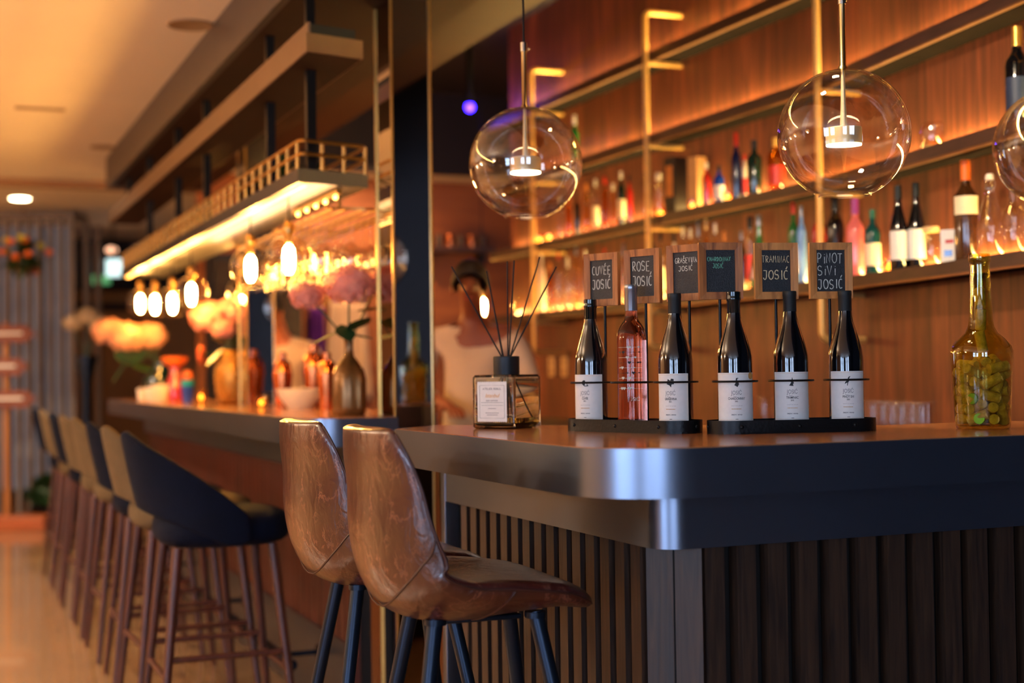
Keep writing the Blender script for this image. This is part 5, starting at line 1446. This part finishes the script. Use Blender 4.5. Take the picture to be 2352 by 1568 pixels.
shelf_plant(1.27, 4.90, .5, 'small low green plant behind the brass rail corner')

# ================================================================ PEOPLE BEHIND THE BARS
def skin_mesh(name, nodes, edges, mt, parent, sub=2, root=0):
    me = bpy.data.meshes.new(name); me.from_pydata([n[0] for n in nodes], edges, []); me.update()
    o = bpy.data.objects.new(name, me); COL.objects.link(o); o.parent = parent
    me.materials.append(mt)
    md = o.modifiers.new('skin', 'SKIN'); md.use_smooth_shade = True; md.branch_smoothing = .6
    for i, v in enumerate(me.skin_vertices[0].data):
        r = nodes[i][1]; v.radius = r if isinstance(r, tuple) else (r, r); v.use_root = (i == root)
    ss = o.modifiers.new('subdivision', 'SUBSURF'); ss.levels = sub; ss.render_levels = sub
    return o
def person(loc, rz, label, head_tilt, arms, skin, lean=0.0, apron=None):
    t = thing('person', label, 'person', loc, rz)
    # local frame: faces -Y; x to its left
    N = []; E_ = []
    def n(p, r, par=None):
        N.append((Vector(p), r)); 
        if par is not None: E_.append((par, len(N)-1))
        return len(N)-1
    L = lambda z: -lean*max(0, z-.95)
    pel = n((0, 0, .96), (.15, .11)); wai = n((0, L(1.10), 1.10), (.135, .10), pel); che = n((0, L(1.28), 1.28), (.16, .115), wai)
    sho = n((0, L(1.42), 1.42), (.12, .085), che); nek = n((0, L(1.49)-.005, 1.50), .052, sho)
    hd1 = n((0, L(1.56)-.02, 1.57), (.066, .072), nek); hx, hy, hz = 0, L(1.64)-.03-head_tilt*.05, 1.65-head_tilt*.02
    hd2 = n((hx, hy, hz), (.078, .094), hd1); hd3 = n((hx, hy+.008-head_tilt*.02, hz+.075), (.062, .074), hd2)
    nose = n((hx, hy-.105, hz-.015), (.013, .013), hd2)
    for s in (-1, 1):
        hip = n((s*.09, 0, .90), .088, pel); kn = n((s*.10, -.015, .49), .058, hip); an = n((s*.10, .02, .09), .036, kn); n((s*.105, -.13, .03), (.035, .028), an)
    hands = []
    for s, (el, wr, tip) in zip((-1, 1), arms):
        sh = n((s*.185, L(1.40), 1.40), .056, sho); e = n(el, .041, sh); w_ = n(wr, .027, e)
        wrv, tv = Vector(wr), Vector(tip); d = (tv-wrv).normalized(); side = d.cross(Vector((0, 0, 1)))
        side = side.normalized() if side.length > .1 else Vector((1, 0, 0))
        pm_ = n(wrv+d*.055, (.034, .016), w_)
        for k, ln in zip((-1.5, -.5, .5, 1.5), (.075, .088, .083, .066)):
            b0 = n(wrv+d*.095+side*k*.017, .0095, pm_); b1 = n(wrv+d*(.095+ln*.5)+side*k*.019+Vector((0, 0, -.008)), .0085, b0); n(wrv+d*(.095+ln*.85)+side*k*.019+Vector((0, 0, -.030)), .0072, b1)
        t0 = n(wrv+d*.045-side*s*.034, .011, pm_); n(wrv+d*.085-side*s*.052+Vector((0, 0, -.012)), .009, t0)
    body = skin_mesh('body', N, E_, skin, t)
    # shirt: torso and sleeves, a little larger than the body
    G = []; F_ = []
    def g(p, r, par=None):
        G.append((Vector(p), r))
        if par is not None: F_.append((par, len(G)-1))
        return len(G)-1
    a0 = g((0, 0, .84), (.172, .132)); a = g((0, 0, .93), (.170, .130), a0); b1 = g((0, L(1.10), 1.10), (.156, .12), a); c1 = g((0, L(1.28), 1.28), (.180, .132), b1); d1 = g((0, L(1.42), 1.42), (.135, .098), c1); g((0, L(1.47), 1.475), .064, d1)
    for s, (el, wr, tip) in zip((-1, 1), arms):
        sh = g((s*.185, L(1.40), 1.405), .082, d1); e = g(el, .055, sh); g(Vector(el)*.35+Vector(wr)*.65, .042, e)
    skin_mesh('shirt', G, F_, shirt_m, t)
    G2 = []; F2 = []
    def g2(p, r, par=None):
        G2.append((Vector(p), r))
        if par is not None: F2.append((par, len(G2)-1))
        return len(G2)-1
    a = g2((0, 0, .97), (.163, .123))
    for s in (-1, 1):
        h_ = g2((s*.09, 0, .88), .105, a); k_ = g2((s*.10, -.012, .49), .075, h_); g2((s*.10, .02, .10), .058, k_)
    skin_mesh('trousers', G2, F2, trouser_m, t)
    if apron:
        MB().box((0, -.128, .95), (.30, .012, .5), bev=.004).obj('apron', apron, t)
    # hair, eyes, ears, mouth
    h = MB(); P = []
    for i in range(11):
        th = PI*.60*i/10; row = []
        for j in range(24):
            ph = 2*PI*j/24; front = max(0, -math.sin(ph)); tt = th*(1-.38*front)
            row.append(Vector((hx+.087*math.sin(tt)*math.cos(ph), hy+.012+.103*math.sin(tt)*math.sin(ph), hz+.02+.112*math.cos(tt))))
        P.append(row)
    h.grid(P, closed_v=True); ho = h.obj('hair', hair_m, t, ang=180); md = ho.modifiers.new('thick', 'SOLIDIFY'); md.thickness = .012
    for s in (-1, 1):
        MB().sphere((hx+s*.030, hy-.086, hz+.012), .0095, (1, .5, .7), 12, 8).obj('eye', eye_m, t)
        MB().sphere((hx+s*.079, hy+.006, hz-.005), .026, (.35, .7, 1.1), 12, 8).obj('ear', skin, t)
        b = MB(); b.tube([(hx+s*.016, hy-.094, hz+.032), (hx+s*.030, hy-.093, hz+.036), (hx+s*.046, hy-.082, hz+.031)], .0035, 6); b.obj('eyebrow', hair_m, t)
    b = MB(); b.tube([(hx-.022, hy-.083, hz-.052), (hx, hy-.091, hz-.055), (hx+.022, hy-.083, hz-.052)], .0055, 8); b.obj('mouth', mat('lips', (150, 70, 60), .45, noise=(30, .1, (1, 1, 1))), t)
    return t
pB = at(1042, 720, 6.5)
person((pB.x+.10, pB.y, 0), math.radians(-25), 'person with short dark hair and cream shirt, working behind the diffuser', 1.2,
       [((-.26, -.10, 1.16), (-.10, -.33, 1.10), (-.05, -.45, 1.08)), ((.27, -.10, 1.16), (.12, -.34, 1.10), (.06, -.45, 1.08))], skin_d, lean=.18)
pA = at(672, 735, 8.7)
person((pA.x+.02, pA.y+.10, 0), math.radians(-35), 'bartender in a cream shirt bending over copper shakers behind the long bar', 1.6,
       [((-.28, -.16, 1.16), (-.12, -.40, 1.10), (-.06, -.50, 1.08)), ((.28, -.16, 1.16), (.12, -.42, 1.12), (.05, -.52, 1.10))], skin_m, lean=.38)
# copper shakers on the bar in front of the bartender
copper = mat('polished_copper', (204, 112, 64), .2, 1.0, noise=(20, .1, (1, 1, 1)))
def shaker(px, py, D, s, label, m_=None):
    p = bar_point(px, py); t = thing('cocktail_shaker' if m_ is None else 'bowl', label, 'shaker' if m_ is None else 'bowl', (p.x, p.y, CT))
    if m_ is None:
        MB().lathe([(0, 0), (.03*s, 0), (.045*s, .14*s), (.043*s, .16*s), (0, .16*s)], 24).obj('shaker_tin', copper, t)
        MB().lathe([(0, .161*s), (.043*s, .161*s), (.036*s, .2*s), (.018*s, .215*s), (.018*s, .245*s), (0, .25*s)], 24).obj('shaker_cap', copper, t)
    else:
        MB().lathe([(0, .0), (.05, 0), (.09, .05), (.10, .085), (.092, .085), (.07, .03), (0, .012)], 28).obj('bowl_body', m_, t)
for a_ in ((650, 934, 6.45, 1.0, 'copper shaker left of the cream bowl on the long bar'), (752, 940, 6.2, .95, 'copper shaker right of the cream bowl on the long bar'), (722, 933, 6.55, 1.15, 'tall copper shaker just behind the cream bowl')):
    shaker(*a_)
shaker(690, 938, 6.25, 1, 'cream bowl standing among the copper shakers', LM['cream'])
# hanging cloths on the far wall
for (px, y_, w, zt, zb, m_, lab) in ((748, 9.9, .14, 1.75, 1.15, mat('purple_cloth', (96, 34, 140), .8, noise=(8, .2, (1, 1, 1))), 'purple cloth hanging on the far wall behind the flowers'),
                                    (822, 9.9, .36, 1.80, 1.05, shirt_m, 'pale cloth hanging beside the purple one behind the brown vase')):
    p = on_y(px, 800, y_)
    t = thing('hanging_cloth', lab, 'cloth', (p.x, y_+.265, zt))
    b = MB(); P = [[Vector((w*(i/24-.5)*(1-.25*(1-j/10)), .018*math.sin(i*1.1+j*.2)-.02, -(zt-zb)*j/10)) for i in range(25)] for j in range(11)]
    b.grid(P); o = b.obj('cloth_folds', m_, t); md = o.modifiers.new('thick', 'SOLIDIFY'); md.thickness = .006
    MB().cyl((-w*.5, .0, .004), (w*.5, .0, .004), .007).obj('hanging_rod', brass, t)
# dark cabinets and a small shelf on the far wall
t = thing('wall_cabinet', 'tall dark cabinet with pale vertical edges against the far wall', 'cabinet', (2.15, 10.0, 0))
MB().box((0, 0, 1.05), (.62, .36, 2.1)).obj('cabinet_body', wall_dark, t, smooth=False)
for s in (-1, 1): MB().box((s*.155, -.186, 1.1), (.29, .012, 1.9)).obj('door', mat('smoked_cabinet_door', (40, 30, 30), .25, noise=(4, .1, (1, 1, 1))), t, smooth=False)
b = MB(); b.box((0, -.195, 1.1), (.02, .01, 1.9)); b.obj('door_trim', beam_m, t, smooth=False)
p = on_y(1060, 530, 9.9)
t = thing('wall_rack', 'small dark shelf fixed high on the far wall above the person', 'shelf', (p.x, 10.05, at(1060, 535, p.y*.95).z))
MB().box((0, 0, 0), (.55, .28, .035)).obj('shelf_plank', shelfwood, t, smooth=False)
for s in (-1, 1): MB().box((s*.22, .04, -.06), (.02, .18, .09)).obj('bracket', black_metal, t, smooth=False)
for k in range(6):
    o = MB().lathe([(0, .018), (.03, .018), (.038, .10), (.036, .11), (0, .11)], 16).obj('mug', shelfwood if k % 2 else copper)
    o.location = (p.x-.22+.088*k, 10.03, t.location.z); tag(o, ['copper', 'dark brown'][k % 2]+' mug on the small shelf high on the far wall', 'mug', ['copper mugs on the small shelf', 'brown mugs on the small shelf'][k % 2])
# blue stage lamp
p = at(1079, 246, 8.4)
t = thing('blue_spotlight', 'tiny blue spotlight glowing in the dark ceiling left of the globe', 'lamp', (p.x, p.y, p.z))
MB().sphere((0, 0, 0), .028, u=14, v=10).obj('lamp_lens', mat('blue_lens', (60, 40, 255), .4, emit=(40, 20, 255), estr=26, noise=(9, .05, (1, 1, 1))), t)
MB().cyl((0, 0, .02), (0, 0, 3.3-p.z), .02, seg=16).obj('lamp_stem', black_metal, t)
light('POINT', 'blue_spot_glow', (p.x, p.y-.05, p.z-.05), 3.5, (.12, .05, 1), .03)

# ================================================================ FAR END OF THE ROOM
def far(px, py, D): return at(px, py, D)
grey_wood = wood('weathered_grey_slat', (92, 82, 76), (138, 124, 112), 'Z', rough=.6)
p0 = far(-30, 700, 12.2); p1 = far(166, 700, 12.2)
t = thing('slatted_partition', 'tall weathered slatted partition at the far left end of the room', 'partition', (p0.x, p0.y, 0))
dv = Vector((p1.x-p0.x, p1.y-p0.y)); Lp = dv.length; t.rotation_euler[2] = math.atan2(dv.y, dv.x)
b = MB(); 
for k in range(9):
    b.box((Lp*k/8, 0, 1.33), (.035 if k < 8 else .055, .05, 2.62))
b.box((Lp/2, 0, 2.66), (Lp+.06, .07, .05)); b.obj('slat_frame', grey_wood, t, smooth=False)
b = MB(); b.box((Lp+.02, .35, 1.33), (.05, .05, 2.62)); b.box((Lp, .18, 2.66), (.06, .40, .05)); b.box((Lp+.02, .7, 1.33), (.05, .05, 2.62)); b.obj('return_frame', grey_wood, t, smooth=False)
# windows of the far end behind the partition
def far_window(n, px0, px1, py0, py1, D, strength):
    a = far(px0, (py0+py1)/2, D); c = far(px1, (py0+py1)/2, D); z0 = far(px0, py1, D).z; z1 = far(px0, py0, D).z
    t = bpy.data.objects.new('window_%d' % n, None); COL.objects.link(t); t['kind'] = 'structure'
    mid = (a+c)/2; t.location = (mid.x, mid.y, (z0+z1)/2); d = c-a; t.rotation_euler[2] = math.atan2(d.y, d.x); w = math.hypot(d.x, d.y); h = z1-z0
    MB().box((0, 0, 0), (w, .01, h)).obj('window_pane', mat('dusk_pane_%d' % n, (120, 140, 165), .4, emit=(120, 146, 176), estr=strength, noise=(3, .3, (1, 1, 1))), t, smooth=False)
    f = MB(); f.box((-w/2, 0, 0), (.05, .05, h+.05)); f.box((w/2, 0, 0), (.05, .05, h+.05)); f.box((0, 0, h/2), (w, .05, .05)); f.box((0, 0, -h/2), (w, .05, .05)); f.box((-w/6, 0, 0), (.03, .04, h)); f.box((w/5, 0, 0), (.03, .04, h))
    f.obj('window_frame', winframe, t, smooth=False)
far_window(5, -60, 168, 500, 1130, 13.6, .09)
# hanging flower basket in the partition
def basket(px, py, D, r, label, cols):
    p = far(px, py, D); t = thing('hanging_planter', label, 'plant', (p.x, p.y, p.z))
    MB().lathe([(0, -.16), (.06, -.15), (.10, -.05), (.10, -.04), (0, -.05)], 18).obj('pot', beam_m, t)
    b = MB(); rnd = random.Random(int(px))
    for i in range(140):
        a = rnd.uniform(0, 2*PI); e = rnd.uniform(-.9, 1.4); l = rnd.uniform(.3, 1)*r
        d = Vector((math.cos(a)*math.cos(e), math.sin(a)*math.cos(e), math.sin(e)))*l
        leaf(b, d*.4, d*.6, .06, .4)
    b.obj('foliage', leaf_m, t, smooth=False, normals=False)
    for nm, m_, k in cols:
        for i in range(k):
            b = MB(); a = rnd.uniform(0, 2*PI); e = rnd.uniform(-1, .9); l = r*rnd.uniform(.8, 1.0)
            b.sphere(Vector((math.cos(a)*math.cos(e), math.sin(a)*math.cos(e), math.sin(e)))*l, .035, (1, 1, .8), 8, 6)
            b.obj(nm, m_, t)
    MB().cyl((0, 0, .05), (0, 0, 2.70-p.z), .004, seg=6).obj('hanging_wire', black_metal, t)
basket(55, 590, 11.9, .22, 'hanging planter of orange and yellow flowers before the partition', [('orange_flower', CM['orange'], 9), ('yellow_flower', mat('yellow_petal', (190, 170, 40), .6, noise=(14, .2, (1, 1, 1))), 6)])
# signpost
p = far(17, 1195, 11.7)
t = thing('wooden_signpost', 'wooden signpost with three arrow boards on an orange base at far left', 'sign', (p.x, p.y, 0), math.radians(-22))
post_m = wood('light_pine_post', (150, 92, 44), (200, 134, 72), 'Z', rough=.5)
MB().cyl((0, 0, .0), (0, 0, 1.72), .026, seg=16).obj('post', post_m, t)
for k, (z, x) in enumerate(((1.62, .06), (1.35, .0), (1.08, .06))):
    pts = [(-.24+x, z-.075), (.12+x, z-.075), (.20+x, z), (.12+x, z+.075), (-.24+x, z+.075)]
    b = MB(); A = [b.bm.verts.new((q[0], -.045, q[1])) for q in pts]; C_ = [b.bm.verts.new((q[0], -.027, q[1])) for q in pts]
    b.bm.faces.new(A); b.bm.faces.new(C_[::-1])
    for i in range(5): j = (i+1) % 5; b.bm.faces.new((A[i], A[j], C_[j], C_[i]))
    bo = b.obj('arrow_board', wood('red_brown_board', (96, 44, 26), (130, 64, 38), 'X', rough=.5), t, smooth=False)
    b = MB(); b.box((-.04+x, -.047, z+.005), (.26, .002, .022)); b.obj('painted_line', CM['white'], bo, smooth=False)
MB().box((.08, 0, .055), (.56, .34, .11), bev=.01).obj('base_box', wood('orange_base_wood', (160, 80, 36), (196, 104, 50), 'X', rough=.4), t, smooth=False)
p = far(78, 1150, 11.75)
t = thing('round_bush', 'round dark green bush beside the signpost on the floor', 'plant', (p.x+.14, p.y+.20, 0))
MB().lathe([(0, 0), (.14, 0), (.17, .16), (.15, .17), (0, .15)], 20).obj('pot', black_metal, t)
b = MB(); rnd = random.Random(4)
for i in range(420):
    a = rnd.uniform(0, 2*PI); e = rnd.uniform(-.5, 1.5); r = .22
    d = Vector((math.cos(a)*math.cos(e), math.sin(a)*math.cos(e), math.sin(e)*.75))*r
    leaf(b, Vector((0, 0, .28))+d*.6, d*.45, .05, .2)
b.sphere((0, 0, .28), .16, (1, 1, .75)); b.obj('foliage', leaf_m, t, smooth=False, normals=False)
# white flowers on a stand near the partition
p = far(197, 735, 11.2)
t = thing('flower_stand', 'tall dark stand topped with cream flowers beyond the bar end', 'plant', (p.x, p.y, 0))
MB().lathe([(0, 0), (.12, 0), (.12, .02), (.05, .04), (.04, 1.2), (.09, 1.4), (.09, 1.42), (0, 1.4)], 24).obj('stand', blue_metal, t)
for i, (dx, dz) in enumerate(((-.10, .0), (.02, .05), (.11, -.01))):
    b = MB(); hydrangea(b, (dx*.92, -dx*.38, p.z+dz-.02), .085, 160, seed=20+i); b.obj('blossom', petal_white, t, smooth=False, normals=False)
b = MB()
for i, (dx, dz) in enumerate(((-.10, .0), (.02, .05), (.11, -.01))): b.tube([(0, 0, 1.40), (dx*.92, -dx*.38, p.z+dz-.04)], .006, 6)
b.obj('stems', leaf_m, t)
# lights and signs of the far ceiling
def downlight(px, py, r, label, z=2.72, m_=None):
    p = on_z(px, py, z-.004) if py < 800 else None
    t = thing('ceiling_downlight', label, 'lamp', (p.x, p.y, z))
    MB().lathe([(0, -.002), (r, -.002), (r, -.006), (r*.85, -.008), (0, -.008)], 24).obj('light_disc', m_ or lamp_white, t, smooth=False)
downlight(46, 457, .075, 'bright ceiling downlight above the slatted partition')
downlight(256, 574, .06, 'small dim ceiling downlight above the far end of the bar', m_=mat('dim_lamp', (255, 200, 160), .5, emit=(255, 190, 150), estr=1.2, noise=(9, .02, (1, 1, 1)))) if False else None
p = far(256, 574, 13.5)
t = thing('ceiling_downlight', 'small pinkish lamp hanging beyond the far end of the bar', 'lamp', (p.x, p.y, p.z))
MB().sphere((0, 0, 0), .055, (1, 1, .6)).obj('light_disc', mat('dim_lamp', (255, 200, 160), .5, emit=(255, 190, 150), estr=1.5, noise=(9, .02, (1, 1, 1))), t)
MB().cyl((0, 0, .03), (0, 0, 2.72-p.z), .004, seg=6).obj('cord', black_metal, t)
p = far(262, 615, 13.0)
t = thing('wall_screen', 'small white lit lightbox hanging near the end of the shelf', 'light box', (p.x, p.y, p.z), math.radians(-22))
MB().box((0, 0, 0), (.14, .05, .16), bev=.008).obj('lit_face', mat('cool_lightbox', (220, 240, 240), .4, emit=(200, 235, 235), estr=1.3, noise=(6, .1, (1, 1, 1))), t)
MB().cyl((0, 0, .08), (0, 0, 2.72-p.z), .006, seg=8).obj('hanging_rod', black_metal, t)
p = far(233, 642, 13.6)
t = thing('exit_sign', 'small dim green exit light below the white lightbox', 'sign', (p.x, p.y, p.z), math.radians(-22))
MB().box((0, 0, 0), (.17, .04, .09), bev=.005).obj('lit_face', mat('green_lit_face', (90, 180, 120), .4, emit=(90, 180, 120), estr=.5, noise=(6, .1, (1, 1, 1))), t)
MB().cyl((0, 0, .04), (0, 0, 2.72-p.z), .005, seg=8).obj('hanging_rod', black_metal, t)
# ceiling speaker and vents
p = on_z(437, 57, 2.718)
t = thing('ceiling_speaker', 'round flush ceiling speaker grille left of the bar soffit', 'speaker', (p.x-.0, p.y, 2.72))
MB().lathe([(0, -.004), (.085, -.004), (.092, -.007), (.097, -.003), (.097, 0)], 36).obj('grille', mat('speaker_grille', (150, 124, 94), .6, noise=(300, .3, (1, 1, 1))), t)
p = on_z(236, 338, 2.718)
t = thing('ceiling_speaker', 'smaller farther ceiling speaker near the end of the soffit', 'speaker', (p.x, p.y, 2.72))
MB().lathe([(0, -.003), (.07, -.003), (.078, -.006), (.08, 0)], 30).obj('grille', MATS['speaker_grille'], t)
p = on_z(92, 250, 2.718)
t = thing('ceiling_vent', 'faint slotted vent in the cream ceiling at upper left', 'vent', (p.x, p.y, 2.72))
b = MB()
for k in (-1, 0, 1): b.box((0, k*.035, -.002), (.26, .012, .003))
b.obj('slot', MATS['speaker_grille'], t, smooth=False)
# bulkhead line of the far ceiling and dark media wall
slab('trim_8', -2.0, 5.2, 10.9, 11.0, 2.665, 2.719, wall_tan)
slab('trim_9', -5.5, 5.2, 15.4, 15.99, 2.2, 2.7, wall_dark)
MBs = far(230, 696, 14.5)
t = thing('dark_shelf', 'dark horizontal shelf across the far wall beneath the exit light', 'shelf', (MBs.x, 15.85, MBs.z))
MB().box((0, 0, 0), (1.2, .28, .07)).obj('shelf_plank', wall_dark, t, smooth=False)
for s in (-1, 1): MB().box((s*.5, .05, -.08), (.03, .18, .1)).obj('bracket', wall_dark, t, smooth=False)
# added drum lamps around the ceiling glows (seen only in reflections)
for (x, y) in ((-1.9, 3.3), (-1.9, 5.6), (-2.6, 8.0)):
    t = thing('added_fill_pendant', 'added warm drum lamp out of view at left, brightening the ceiling', 'pendant lamp', (x, y, 2.05), 0, 'added lamps out of view at left')
    MB().lathe([(.20, -.10), (.24, -.10), (.24, .12), (.20, .12)], 30).obj('lamp_shade', mat('lit_fabric_shade', (255, 214, 160), .7, emit=(255, 196, 120), estr=2.5, noise=(30, .1, (1, 1, 1))), t)
    MB().cyl((0, 0, .1), (0, 0, .67), .004).obj('cord', black_metal, t)
